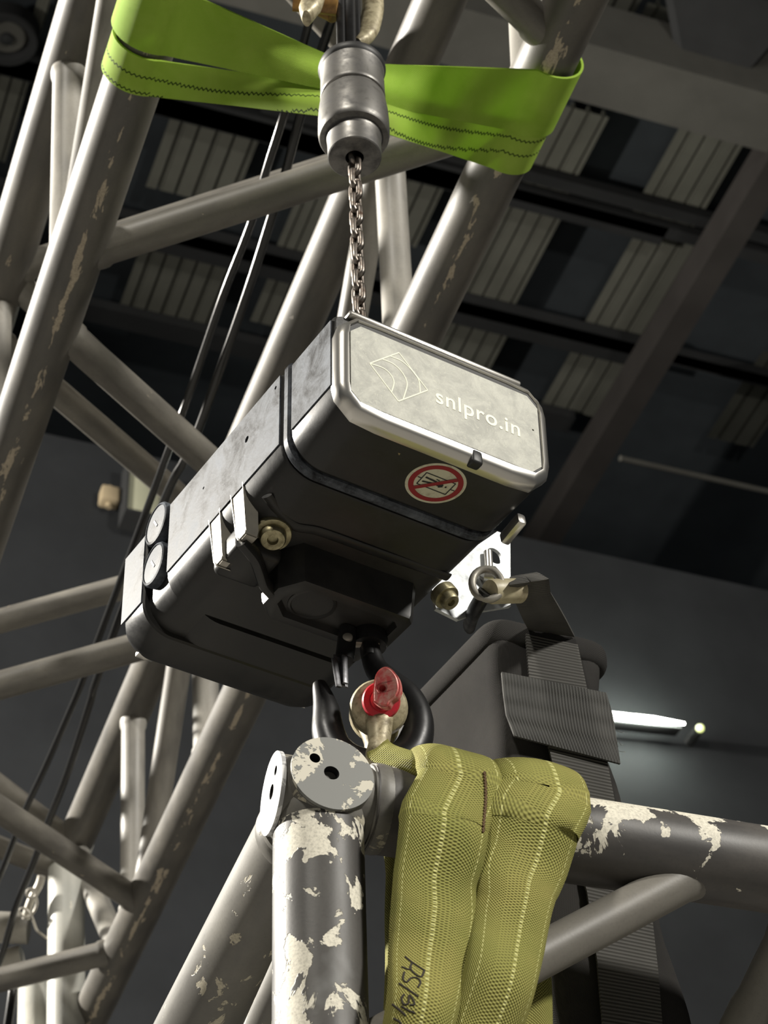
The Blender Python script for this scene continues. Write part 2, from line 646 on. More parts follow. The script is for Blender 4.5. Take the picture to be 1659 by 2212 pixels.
def ribbed(quads):
    """corrugated sheet strips: (px left, px right, row of the upper end, row of the lower end)"""
    bm = new_bm()
    for (xl, xr, yt, yb) in quads:
        a, b = roof(xl, yt), roof(xr, yt)
        w = (b - a).dot(E2)
        mid = (a + b) / 2
        e = roof((xl + xr) / 2 - 0.55 * (yb - yt), yb)
        ln = (e - mid).dot(E1)
        o = mid - E2 * (w / 2)
        n = max(3, round(w / 0.085))
        pr = []
        for k in range(n):
            u = w * k / n
            q = w / n
            pr += [(u, 0.0), (u + q * 0.60, 0.0), (u + q * 0.64, 0.045), (u + q * 0.74, 0.045), (u + q * 0.78, 0.0)]
            if k % 2 == 0: pr += [(u + q * 0.86, 0.0), (u + q * 0.88, 0.012), (u + q * 0.90, 0.0)]
        pr.append((w, 0.0))
        rows = [[o + E1 * s + E2 * u + UP * h for (u, h) in pr] for s in (0.0, ln)]
        grid(bm, rows)
    return bm


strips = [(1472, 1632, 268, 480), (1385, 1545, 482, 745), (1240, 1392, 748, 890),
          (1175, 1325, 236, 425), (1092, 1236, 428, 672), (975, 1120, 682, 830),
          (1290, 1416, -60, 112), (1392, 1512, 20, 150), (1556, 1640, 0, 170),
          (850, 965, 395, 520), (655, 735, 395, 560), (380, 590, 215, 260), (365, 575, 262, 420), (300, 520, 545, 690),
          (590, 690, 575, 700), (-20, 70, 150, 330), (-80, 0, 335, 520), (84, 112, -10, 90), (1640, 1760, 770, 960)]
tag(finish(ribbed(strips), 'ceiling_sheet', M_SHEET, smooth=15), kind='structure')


def hang_beam(name, a, b, wide, deep, mat):
    bm = new_bm()
    d = (b - a).normalized()
    s = d.cross(UP).normalized()
    mid = (a + b) / 2
    # an I section: two flanges and a web
    L = (b - a).length / 2
    box(bm, mid, L, wide / 2, 0.012, (d, s, UP))
    box(bm, mid + UP * deep, L, wide / 2, 0.012, (d, s, UP))
    box(bm, mid + UP * deep / 2, L, 0.02, deep / 2, (d, s, UP))
    return struct(bm, name, mat)


# wide box beam across the view, upper right
p = roof(1470, 215, 0.55)
bm = new_bm()
box(bm, p + UP * 0.17, 9, 0.155, 0.17, (E2, E1, UP))
struct(bm, 'ceiling_beam', M_BEAM)
# beam along the roof, right
pa = roof(1535, 600, 0.6)
bm = new_bm()
box(bm, pa + UP * 0.1, 0.065, 7, 0.1, (E2, E1, UP))
struct(bm, 'ceiling_beam', flatmat('brown_grey_steel', (0.055, 0.050, 0.047)))
# purlins across the sheets
for (x, y, w) in ((1540, 478, 0.05), (1330, 735, 0.05), (1180, 428, 0.05), (1080, 676, 0.06), (480, 540, 0.16), (460, 250, 0.10), (60, 140, 0.12), (330, 700, 0.10), (1300, 125, 0.07)):
    q = roof(x, y, 0.05)
    bm = new_bm()
    box(bm, q, 2.4, w / 2 + 0.01, 0.03, (E2, E1, UP))
    struct(bm, 'ceiling_purlin', M_BEAM_DK)
# dark hanging gusset plates under the purlins
for (x, y, w0, w1, h) in ((1560, 70, 0.34, 0.16, 0.34), (1400, 110, 0.10, 0.04, 0.2)):
    q = roof(x, y, 0.30)
    bm = flat([[(-w0, h / 2), (w0, h / 2), (w1, -h / 2), (-w1, -h / 2)]], 0.03)
    map_bm(bm, q, E2, (UP * 0.6 - E1 * 0.8).normalized(), E1)
    struct(bm, 'ceiling_gusset', M_BEAM_DK)
# thin service pipe, right
pa, pb = at(1340, 990, 11.0), at(1750, 1082, 11.6)
bm = new_bm()
tube(bm, pa, pb, 0.014, 10)
tag(finish(bm, 'service_pipe', M_BEAM), 'thin grey pipe under the dark roof, right of the hoist', 'pipe')
pa, pb = at(-60, 1498, 8.6), at(330, 1560, 8.6)
bm = new_bm()
tube(bm, pa, pb, 0.008, 8)
tag(finish(bm, 'wall_rail', M_BEAM), 'thin rail on the dark wall behind the lower left braces', 'rail')

# wall lamps and boxes on the far wall
WN = -E1


def wall(px, py, out):
    return on_plane(px, py, WTOP - E1 * out, E1)


t = thing('tube_light', 'glowing white strip light on the dark wall beside the black bag', 'light', wall(1400, 1555, 0.2))
o = V(t.location)
pa, pb = wall(1290, 1543, 0.14), wall(1478, 1563, 0.14)
m = Mat('lit_tube', (1, 1, 1), 0.5)
m.set('Emission Color', (0.93, 1.0, 0.86, 1))
m.set('Emission Strength', 130.0)
bm = new_bm()
n = 16
sweep(bm, [pa.lerp(pb, k / n) for k in range(n + 1)], [0.014 * min(1.0, 0.25 + 2.2 * (1 - k / n)) for k in range(n + 1)], 14)
finish(bm, 'glowing_tube', m.m, t, o)
bm = new_bm()
box(bm, (pa + pb) / 2 + E1 * 0.05, (pb - pa).length / 2, 0.03, 0.008, ((pb - pa).normalized(), E1, UP), 0.004)
finish(bm, 'fixture', M_BEAM_DK, t, o)
t = thing('indicator_lamp', 'small yellow-green lamp just past the end of the strip light', 'light', wall(1512, 1573, 0.1))
o = V(t.location)
m2 = Mat('lit_lamp', (1, 1, 1), 0.5)
m2.set('Emission Color', (0.75, 0.85, 0.25, 1))
m2.set('Emission Strength', 1.6)
bm = new_bm()
lathe(bm, o, WN, [(0.002, 0.016), (0.011, 0.012), (0.016, 0.003), (0.016, -0.004), (0.012, -0.01)], 20)
finish(bm, 'lens', m2.m, t, o)
bm = new_bm()
lathe(bm, o, WN, [(0.02, -0.012), (0.02, -0.1)], 16)
finish(bm, 'socket', M_BEAM_DK, t, o)

t = thing('switch_cabinet', 'pale green wall cabinet with dark frame behind the left cables', 'cabinet', wall(305, 1070, 0.1))
o = V(t.location)
bm = new_bm()
box(bm, o, 0.062, 0.05, 0.13, (E2, E1, UP), 0.004)
finish(bm, 'body', flatmat('pale_green_metal', (0.42, 0.42, 0.31)), t, o)
bm = flat([[(-.069, -.140), (.069, -.140), (.069, .140), (-.069, .140)], [(-.062, -.13), (.062, -.13), (.062, .13), (-.062, .13)]], 0.056)
map_bm(bm, o, E2, UP, E1)
finish(bm, 'frame', M_BEAM_DK, t, o)
bm = new_bm()
o = wall(236, 1074, 0.05)
box(bm, o, 0.036, 0.03, 0.036, (E2, E1, UP), 0.008)
for k in (-1, 1):
    lathe(bm, o + UP * (k * 0.04), UP, [(0.012, -0.012), (0.012, 0.012)], 12)
tag(finish(bm, 'junction_box', flatmat('tan_plastic', (0.42, 0.34, 0.22))), 'small tan box on the wall left of the pale cabinet', 'box')

# round extractor fan on the roof, upper left corner
t = thing('roof_fan', 'round dark fan housing under the roof in the upper left corner', 'fan', roof(15, 75, 0.1))
o = V(t.location)
bm = new_bm()
lathe(bm, o, -UP, [(0.150, -0.05), (0.150, 0.04), (0.142, 0.05), (0.112, 0.05), (0.104, 0.03), (0.104, -0.05)], 40)
finish(bm, 'housing', M_BEAM_DK, t, o)
bm = new_bm()
lathe(bm, o, -UP, [(0.10, 0.0), (0.085, 0.02), (0.035, 0.024)], 36)
finish(bm, 'guard', M_BEAM, t, o)
bm = new_bm()
lathe(bm, o, -UP, [(0.032, 0.0), (0.032, 0.04), (0.01, 0.05)], 24)
finish(bm, 'hub', M_BEAM_DK, t, o)

# ------------------------------------------------------------------ the high box truss
CH = {'A': (at(213, 400, 2.027), at(26, 965, 2.25)), 'B': (at(1083, 336, 2.042), at(331.5, 1909, 2.85)),
      'C': (at(950, 0, 2.312), at(303, 1495, 3.08)), 'D': (at(187, 0, 2.278), at(52, 451, 2.459))}
CR = {'A': 0.0254, 'B': 0.0252, 'C': 0.0258, 'D': 0.0262}


def ch(k, y):
    a, b = CH[k]
    return at_y(a, (b - a).normalized(), y)


truss = thing('box_truss', 'old grey tubular truss overhead, running away down to the lower left', 'truss', ch('B', 336))
TO = V(truss.location)
spans = {'A': (-230, 1750), 'B': (-140, 2330), 'C': (-430, 1850), 'D': (-450, 1750)}
cmat = {'A': M_CHORD_A, 'B': M_CHORD_B, 'C': M_CHORD, 'D': M_CHORD}
for k in 'ABCD':
    bm = new_bm()
    tube(bm, ch(k, spans[k][0]), ch(k, spans[k][1]), CR[k], 40, parts=6, side=(EYE - ch(k, 500)).cross((CH[k][1] - CH[k][0])).normalized() * (1 if True else 1))
    finish(bm, 'chord', cmat[k], truss, TO)
BR = 0.0158
braces = [('A', 556, 'B', 249, 0), ('D', 588, 'C', 335, 0), ('D', 128, 'A', 615, 1), ('D', -420, 'A', 580, 0),
          ('D', 590, 'C', 1042, 1), ('A', 697, 'B', 1195, 0), ('D', 718, 'C', 1135, 0), ('D', 1406, 'C', 1227, 0),
          ('A', 1525, 'B', 1308, 0), ('D', 1501, 'C', 1822, 0), ('A', 1622, 'B', 1955, 0), ('C', 1530, 'B', 2005, 1),
          ('B', 1958, 'C', 1230, 0), ('C', 1180, 'B', 1668, 1), ('C', 262, 'B', 790, 1), ('C', 267, 'B', 1195, 0),
          ('B', 90, 'A', -560, 0), ('C', -380, 'B', 205, 1), ('D', -394, 'C', 212, 0), ('D', 640, 'A', 1100, 1),
          ('A', 2215, 'B', 2050, 0), ('D', 1700, 'C', 1885, 0), ('C', 1825, 'B', 2060, 1)]
for (a, ya, b, yb, pale) in braces:
    bm = new_bm()
    pa, pb = ch(a, ya), ch(b, yb)
    d = (pb - pa).normalized()
    L = (pb - pa).length
    pts = [pa + d * s for s in (0.0, CR[a] * 0.92, CR[a] * 1.10, CR[a] * 1.28, L / 2, L - CR[b] * 1.28, L - CR[b] * 1.10, L - CR[b] * 0.92, L)]
    sweep(bm, pts, [BR, BR * 1.13, BR * 1.12, BR, BR, BR, BR * 1.12, BR * 1.13, BR], 28)
    finish(bm, 'brace', M_BRACE_PALE if pale else M_BRACE, truss, TO)
bm = new_bm()
pe = ch('C', 1838)
dC = (CH['C'][1] - CH['C'][0]).normalized()
lathe(bm, pe, dC, [(0.0262, -0.03), (0.0275, -0.012), (0.0268, 0.0), (0.019, 0.03), (0.014, 0.06)], 32)
finish(bm, 'end_fitting', M_PALE_POST, truss, TO)

# pale uprights standing behind the truss, lower left
t = thing('pale_upright_frame', 'pale grey upright tubes behind the lower left end of the truss', 'frame', at(144, 2212, 3.2))
o = V(t.location)
for (x0, y0, x1, y1, z, r) in ((144, 1880, 142, 2300, 3.20, 0.0252), (72, 2110, 70, 2300, 3.22, 0.0205)):
    bm = new_bm()
    tube(bm, at(x0, y0, z), at(x1, y1, z - 0.2), r, 32)
    finish(bm, 'upright', M_PALE_POST, t, o)
bm = new_bm()
tube(bm, at(-60, 2000, 3.25), at(62, 2006, 3.25), 0.022, 28)
finish(bm, 'cross_tube', M_BRACE_PALE, t, o)
bm = new_bm()
tube(bm, at(-30, 2085, 3.25), at(48, 2066, 3.25), 0.016, 24)
finish(bm, 'cross_tube', M_BRACE_PALE, t, o)
bm = new_bm()
P0 = [(64, 1922), (74, 1930), (80, 1950), (72, 1972), (58, 1982), (46, 1976), (42, 1966), (52, 1962), (66, 1975), (74, 1995), (80, 2010), (92, 2020), (102, 2028)]
sweep(bm, smooth_path([at(x, y, 3.14) for x, y in P0], 48), 0.0018, 8)
P0 = [(90, 1892), (84, 1912), (70, 1938), (60, 1965), (56, 1985)]
sweep(bm, smooth_path([at(x, y, 3.15) for x, y in P0], 20), 0.0055, 10)
pc = at(68, 1930, 3.13)
sweep(bm, [pc + right * (0.0065 * math.cos(a * .5236)) + down * (0.0065 * math.sin(a * .5236)) for a in range(12)], 0.0018, 8, closed=True)
tag(finish(bm, 'wire_tie', M_ALU), 'twisted pale wire tie beside the left pale upright', 'wire')

# two black cables threaded along the truss
c1 = [(690, -60, 2.18), (668, 46, 2.2), (618, 230, 2.2), (577, 362, 2.23), (543, 480, 2.27), (481, 641, 2.31), (410, 847, 2.38), (356, 995, 2.42), (266, 1238, 2.58), (181, 1463, 2.74), (153, 1531, 2.79), (100, 1652, 2.87), (54, 1751, 2.94), (10, 1866, 3.02), (-30, 1960, 3.08)]
c2 = [(744, -60, 2.18), (718, 36, 2.2), (652, 239, 2.2), (617, 372, 2.23), (589, 460, 2.27), (531, 641, 2.31), (430, 924, 2.40), (398, 995, 2.42), (352, 1088, 2.48), (214, 1454, 2.74), (195, 1517, 2.79), (147, 1666, 2.88), (101, 1784, 2.96), (79, 1846, 3.0), (36, 1955, 3.06), (8, 2050, 3.1), (-20, 2130, 3.12)]
for nm, pts, lb, r in (('power_cable', c1, 'black round cable running through the truss, the one farther left', 0.0041),
                       ('power_cable', c2, 'black round cable running through the truss, the one nearer the chain', 0.0047)):
    bm = new_bm()
    sweep(bm, smooth_path([at(*p) for p in pts], 90), r, 16)
    tag(finish(bm, nm, M_CABLE), lb, 'cable')
bm = new_bm()
sweep(bm, smooth_path([at(32, 2095, 3.02), at(26, 2150, 3.0), at(14, 2230, 2.98)], 10), 0.006, 14)
tag(finish(bm, 'power_cable', M_CABLE), 'short length of black cable dropping out at the bottom left corner', 'cable')

# ------------------------------------------------------------------ chain hoist, hung plumb under the hook block
HK = at(800, 1450, 1.37)        # a point of the plumb line


def plumb(y):
    return at_y(HK, UP, y)


HR = Matrix(((0.8374973, -0.5462578, 0.0141668), (0.5463248, 0.8365015, -0.0423606), (0.0112892, 0.0432165, 0.9990019)))
HO = V((-0.01486, 0.90034, 2.55787))
hoist = thing('chain_hoist', 'black electric chain hoist with a pale lettered end plate', 'hoist', HO, rot3=HR)
X, Y, Z = V((1, 0, 0)), V((0, 1, 0)), V((0, 0, 1))
XL, XR, ZB, ZK = -0.0067, 0.1360, -0.0679, -0.0947


def hprof(y, inset=0.0, xl=XL, xr=XR, zt=0.008, zb=ZB, rb=0.021, rt=0.005, n=9):
    xl, xr, zt, zb = xl + inset, xr - inset, zt - inset, zb + inset
    rb = max(rb - inset * 0.6, 0.004)
    rt = max(rt - inset * 0.3, 0.002)
    pts = []

    def arc(cx, cz, r, a0, a1):
        for k in range(n + 1):
            a = math.radians(a0 + (a1 - a0) * k / n)
            pts.append(V((cx + r * math.cos(a), y, cz + r * math.sin(a))))
    arc(xl + rt, zt - rt, rt, 90, 180)
    arc(xl + rb, zb + rb, rb, 180, 270)
    arc(xr - rb, zb + rb, rb, 270, 360)
    arc(xr - rt, zt - rt, rt, 0, 90)
    return pts


# front cover, gasket gap, main body, rear cap
bm = new_bm()
loft(bm, [hprof(0.0065, 0.0012), hprof(0.009, 0.0), hprof(0.0535, 0.0)], True, True)
cover = finish(bm, 'front_cover', M_SHELL, hoist)
bm = new_bm()
loft(bm, [hprof(0.053, 0.0025), hprof(0.068, 0.0025)])
finish(bm, 'gasket', M_RUBBER, hoist)
bm = new_bm()
loft(bm, [hprof(0.0570, 0.0008, zt=0.0105), hprof(0.0585, -0.0004, zt=0.0115), hprof(0.0625, -0.0004, zt=0.0115), hprof(0.064, 0.0008, zt=0.0105)])
finish(bm, 'joint_ring', M_FLANK, hoist)
bm = new_bm()
loft(bm, [hprof(0.0655, 0.001, zt=0.010), hprof(0.067, 0.0, zt=0.010), hprof(0.205, 0.0, zt=0.0125), hprof(0.206, 0.0012, zt=0.0125)])
body = finish(bm, 'motor_housing', M_SHELL, hoist)
bm = new_bm()
loft(bm, [hprof(0.2055, 0.0042, zt=0.012), hprof(0.2385, 0.0042, zt=0.012)])
finish(bm, 'plug_recess', M_SHELL, hoist)
bm = new_bm()
secs = [hprof(0.2105, 0.001, xl=0.012, zt=0.011), hprof(0.2385, 0.001, xl=0.012, zt=0.011)]
loft(bm, secs)
finish(bm, 'rear_saddle', M_SHELL, hoist)
bm = new_bm()
loft(bm, [hprof(0.2375, 0.0012, zt=0.0115), hprof(0.2388, 0.0, zt=0.0115), hprof(0.262, 0.0, zt=0.0105), hprof(0.2695, 0.004, zt=0.0085), hprof(0.2715, 0.010, zt=0.008)])
finish(bm, 'rear_cap', M_SHELL, hoist)


def flank(y0, y1, z0, z1, name, hole=None):
    """dusty flat side panel, bluish sheen painted into its colour, lying on the left side, proud of the housing by a hair"""
    lp = [[(y0, z0), (y1, z0), (y1, z1), (y0, z1)]]
    for h in hole or []:
        lp.append(circle2(h[0], h[1], h[2], 16))
    bm = flat(lp, 0.0005)
    bmesh.ops.remove_doubles(bm, verts=bm.verts, dist=1e-7)
    map_bm(bm, V((XL - 0.0004, 0, 0)), Y, Z, X)
    return finish(bm, name, M_FLANK, hoist)


flank(0.0095, 0.0530, -0.0462, 0.0035, 'flank_panel')
flank(0.0672, 0.2050, -0.0465, 0.0070, 'flank_panel', [(0.1061, -0.0135, 0.0022), (0.0722, 0.001, 0.0012), (0.160, -0.012, 0.0010)])
flank(0.2392, 0.2665, -0.0470, 0.0055, 'flank_panel')

# worn bright rim round the end plate
def octo(x0, x1, z0, z1, c):
    return [(x0, z1 - c), (x0, z0 + c), (x0 + c, z0), (x1 - c, z0), (x1, z0 + c), (x1, z1 - c), (x1 - c, z1), (x0 + c, z1)]


def rim_ring(y, x0, x1, z0, z1, c):
    # rounded octagon as a ring of points
    o = octo(x0, x1, z0, z1, c)
    pts = []
    for i in range(8):
        a, b = V((o[i][0], y, o[i][1])), V((o[(i + 1) % 8][0], y, o[(i + 1) % 8][1]))
        for k in range(4):
            pts.append(a.lerp(b, (k + 0.5) / 4))
    return pts


bm = new_bm()
loft(bm, [rim_ring(0.0100, XL - 0.0002, XR + 0.0002, -0.0693, 0.0085, 0.0135), rim_ring(0.0055, XL - 0.0002, XR + 0.0002, -0.0695, 0.0085, 0.0135),
          rim_ring(0.0022, XL + 0.0012, XR - 0.0012, -0.0682, 0.0072, 0.0128), rim_ring(0.0003, XL + 0.0040, XR - 0.0040, -0.0652, 0.0052, 0.0112),
          rim_ring(0.0001, -0.0008, 0.1300, -0.0612, 0.0032, 0.0075), rim_ring(0.0020, -0.0002, 0.1294, -0.0606, 0.0026, 0.0072)], False, False)
finish(bm, 'worn_rim', M_RIM, cover)
bm = new_bm()
loft(bm, [rim_ring(0.0016, -0.0002, 0.1294, -0.0606, 0.0026, 0.0072), rim_ring(0.0060, -0.0002, 0.1294, -0.0606, 0.0026, 0.0072)])
finish(bm, 'plate_recess', M_BLACK, cover)
bm = flat([octo(0.0006, 0.1284, -0.0598, -0.0012, 0.0068), circle2(0.1242, -0.0266, 0.0007, 12)], 0.0004)
map_bm(bm, V((0, 0.0012, 0)), X, Z, Y)
plate = finish(bm, 'end_plate', M_PLATE, cover)
# notch lugs on the rim
bm = new_bm()
box(bm, V((0.0832, 0.0035, -0.0655)), 0.0040, 0.0036, 0.0050, None, 0.0018, 3)
finish(bm, 'rim_lug', M_SHELL, cover)
bm = new_bm()
box(bm, V((0.060, 0.006, 0.0088)), 0.059, 0.0042, 0.0016, None, 0.0012, 2)
finish(bm, 'rim_strip', M_RIM, cover)


def strokes(paths, w, name, parent, o, ex, ey, ez, mat, closed=False, th=0.00015):
    """flat pen strokes along 2-D paths"""
    bm = new_bm()
    for ps in paths:
        q = [o + ex * a + ey * b for a, b in ps]
        if len(q) > 2 and not closed:
            q = smooth_path(q, (len(q) - 1) * 5)
        sweep(bm, q, [(w / 2, th)] * len(q), 8, side=None if False else [ez.cross((q[min(i + 1, len(q) - 1)] - q[max(i - 1, 0)])) for i in range(len(q))])
    return finish(bm, name, mat, parent)


OP = V((0, 0.00070, 0))
E4 = [(0.0129, -0.0273), (0.0326, -0.0094), (0.0514, -0.0296), (0.0314, -0.0474)]
bm_paths = [[E4[i], E4[(i + 1) % 4]] for i in range(4)]
arcs = [[(0.0135, -0.0272), (0.0217, -0.0266), (0.0266, -0.0292), (0.0288, -0.0343), (0.0270, -0.0425)],
        [(0.0210, -0.0200), (0.0281, -0.0200), (0.0334, -0.0229), (0.0367, -0.0275), (0.0375, -0.0329), (0.0346, -0.0444)],
        [(0.0262, -0.0151), (0.0336, -0.0150), (0.0389, -0.0175), (0.0429, -0.0211), (0.0458, -0.0255), (0.0462, -0.0340)]]
strokes(bm_paths + arcs, 0.00085, 'emblem', plate, OP, X, Z, -Y, M_CREAM_INK)
cu = bpy.data.curves.new('words', 'FONT')
cu.body = 'snlpro.in'
cu.size = 0.0142
cu.offset = 0.00016
cu.space_character = 1.08
cu.extrude = 0.00012
bm = curve_bm(cu)
xs = [v.co.x for v in bm.verts]
k = (0.1145 - 0.0567) / (max(xs) - min(xs))
for v in bm.verts:
    v.co.x = (v.co.x - min(xs)) * k
    v.co.y *= k * 1.02
map_bm(bm, V((0.0567, 0.00070, -0.0362)), X, Z, -Y)
finish(bm, 'lettering', M_CREAM_INK, plate)

# round warning sticker on the underside of the cover
SO = V((0.0740, 0.0295, ZB - 0.0002))
SR = 0.0176
EX, EY = X, Y
bm = flat([circle2(0, 0, SR, 56)], 0.00012)
map_bm(bm, SO, X, Y, Z)
st = finish(bm, 'warning_sticker', M_STICKER, cover)
bm = flat([circle2(0, 0, SR * 0.9, 56), circle2(0, 0, SR * 0.725, 56)], 0.00012)
map_bm(bm, SO - Z * 0.0002, X, Y, Z)
finish(bm, 'red_ring', M_RED_INK, st)
bar = [(0.0648, 0.0384), (0.0828, 0.0204)]
strokes([[(a - 0.0740, b - 0.0295) for a, b in bar]], 0.0027, 'red_bar', st, SO - Z * 0.0006, X, Y, -Z, M_RED_INK)
pic = [[(0.0643, 0.0239), (0.0838, 0.0239)], [(0.0838, 0.0239), (0.0838, 0.0348)], [(0.0838, 0.0348), (0.0645, 0.0348)], [(0.0645, 0.0348), (0.0643, 0.0239)],
       [(0.0620, 0.0294), (0.0643, 0.0294)], [(0.0838, 0.0296), (0.0865, 0.0295)], [(0.0724, 0.0261), (0.0744, 0.0263)]]
strokes([[(a - 0.0740, b - 0.0295) for a, b in p] for p in pic], 0.0007, 'pictogram', st, SO - Z * 0.0003, X, Y, -Z, M_BLACK)
pic = [[(0.0660, 0.0275), (0.0735, 0.0280)], [(0.0661, 0.0315), (0.0716, 0.0303)], [(0.0751, 0.0306), (0.0785, 0.0285)], [(0.0765, 0.0313), (0.0787, 0.0296)], [(0.0801, 0.0293), (0.0809, 0.0293)]]
strokes([[(a - 0.0740, b - 0.0295) for a, b in p] for p in pic], 0.0013, 'pictogram', st, SO - Z * 0.0003, X, Y, -Z, M_BLACK)
bm = flat([[(0.0415, 0.0180), (0.0430, 0.0178), (0.0432, 0.0196), (0.0424, 0.0190)]], 0.0001)
map_bm(bm, V((0, 0, ZB - 0.0001)), X, Y, Z)
finish(bm, 'paint_nick', M_BRASS, cover)

# hook housing block under the body
def block(z, s, c):
    x0, x1, y0, y1 = 0.0285 + s, 0.1150 - s, 0.1160 + s, 0.1590 - s
    return [V(p) for p in ((x0 + c, y0, z), (x1 - c * .4, y0, z), (x1, y0 + c * .4, z), (x1, y1 - c, z), (x1 - c, y1, z), (x0 + c, y1, z), (x0, y1 - c, z), (x0, y0 + c * 1.4, z))]


bm = new_bm()
r = loft(bm, [block(ZB + 0.006, -0.002, 0.010), block(ZK + 0.003, 0.0, 0.010), block(ZK + 0.0008, 0.0006, 0.010), block(ZK, 0.002, 0.010), block(ZK, 0.007, 0.009), block(ZK + 0.004, 0.0085, 0.009)], False, True)
hb = finish(bm, 'hook_housing', M_SHELL, hoist, smooth=25)
bm = new_bm()
lathe(bm, V((0.056, 0.1375, ZK + 0.0046)), Z, [(0.012, 0.0), (0.013, -0.0016), (0.0145, -0.0012), (0.0150, 0.0)], 32)
finish(bm, 'drain_cup', M_SHELL, hb)
# raised shoulder where the body deepens before the housing
bm = new_bm()
ps = [V((-0.001, 0.092, ZB + 0.0035)), V((0.022, 0.1035, ZB - 0.0002)), V((0.040, 0.1000, ZB - 0.0008)), V((0.080, 0.0995, ZB - 0.0008)), V((0.1285, 0.1000, ZB + 0.001))]
sweep(bm, smooth_path(ps, 32), [(0.0035, 0.0014)] * 33, 12, side=Y)
finish(bm, 'cast_rib', M_SHELL, body)
# cast fork with two prongs on the left side
bm = new_bm()
for (y0, y1) in ((0.1095, 0.1235), (0.1375, 0.1505)):
    prof = [(y0, -0.044), (y1 + 0.001, -0.044), (y1 - 0.006, -0.0800), (y1 - 0.010, -0.0850), (y0 - 0.004, -0.0850), (y0 - 0.004, -0.0800)]
    b2 = flat([prof], 0.0042)
    map_bm(b2, V((XL + 0.0040, 0, 0)), Y, Z, X)
    bmesh.ops.bevel(b2, geom=[e for e in b2.edges if len(e.link_faces) == 2 and e.calc_face_angle() > 0.8], offset=0.0008, segments=2, affect='EDGES')
    tmp = bpy.data.meshes.new('tmp')
    b2.to_mesh(tmp)
    b2.free()
    bm.from_mesh(tmp)
    bpy.data.meshes.remove(tmp)
fork = finish(bm, 'cast_fork', M_ALU, hoist)
bm = new_bm()
ps = [V((XL + 0.002, 0.1135, -0.0840)), V((0.006, 0.1185, -0.0870)), V((0.013, 0.1250, -0.0885)), V((0.0215, 0.1340, -0.0900)), V((0.030, 0.1395, -0.0900))]
sweep(bm, smooth_path(ps, 24), [(0.0050, 0.0035)] * 25, 12, side=Z, n=3)
finish(bm, 'fork_arm', M_SHELL, fork)
bm = new_bm()
box(bm, V((0.010, 0.134, -0.076)), 0.015, 0.016, 0.009, None, 0.004, 3)
finish(bm, 'fork_root', M_SHELL, fork)


def bolt(name, c, axis, r, mat, parent, h=0.006):
    bm = new_bm()
    lathe(bm, c, axis, [(r, -0.004), (r, 0.0012), (r * 0.96, 0.002), (r * 0.72, 0.0022), (r * 0.70, h), (r * 0.62, h + 0.0012), (r * 0.30, h + 0.0012), (r * 0.26, h - 0.0012), (0.0004, h - 0.0012)], 32)
    return finish(bm, name, mat, parent)


bolt('clamp_bolt', V((0.0150, 0.1130, ZB - 0.0030)), V((-0.15, -0.30, -1)), 0.0112, M_BRASS, hoist)
bolt('clamp_bolt', V((0.1370, 0.1165, ZB + 0.001)), V((0.35, -0.45, -1)), 0.0082, M_BRASS, hoist)
for (y, z) in ((0.2222, 0.0035), (0.2226, -0.0285)):
    bm = new_bm()
    lathe(bm, V((XL + 0.004, y, z)), -X, [(0.0148, 0.0), (0.0150, 0.0048), (0.0142, 0.0060), (0.0128, 0.0064), (0.0126, 0.0058), (0.0004, 0.0060)], 36)
    pl = finish(bm, 'slotted_plug', M_FLANK, hoist)
    bm = new_bm()
    box(bm, V((XL - 0.0021, y, z)), 0.0002, 0.0042, 0.0008, (X, V((0, 0.55, 0.83)), V((0, -0.83, 0.55))))
    finish(bm, 'slot', M_BLACK, pl)
bm = new_bm()
box(bm, V((0.012, 0.2685, ZB + 0.0065)), 0.006, 0.004, 0.002, None, 0.001)
finish(bm, 'rear_clip', M_RIM, hoist)
bm = new_bm()
tube(bm, V((0.036, 0.2705, ZB + 0.0085)), V((0.128, 0.2705, ZB + 0.0085)), 0.0008, 8)
finish(bm, 'bright_edge', M_RIM, hoist)
bm = new_bm()
sweep(bm, [V((0.010 + 0.009 * math.cos(a), 0.080 + 0.009 * math.sin(a), 0.016)) for a in [2 * math.pi * k / 20 for k in range(20)]], 0.0028, 10, closed=True)
finish(bm, 'lifting_eye', M_ALU, hoist)
# corner tab of the right side
HOw = HO


def hworld(p):
    return HR @ p + HO


def hside(px, py, x):
    """survey point on the hoist plane x, in hoist coordinates"""
    n = HR @ X
    q = on_plane(px, py, HO + n * x, n)
    return HR.transposed() @ (q - HO)


def px_plate(poly, holes, x, th, name, mat, parent):
    P = [hside(a, b, x) for a, b in poly]
    lp = [[(p.y, p.z) for p in P]]
    for (a, b, r) in holes:
        q = hside(a, b, x)
        lp.append(circle2(q.y, q.z, r, 20))
    bm = flat(lp, th)
    map_bm(bm, V((x, 0, 0)), Y, Z, X)
    return finish(bm, name, mat, parent)


BY = 0.130
nY = HR @ Y


def hfront(px, py):
    q = on_plane(px, py, HO + nY * BY, nY)
    return HR.transposed() @ (q - HO)


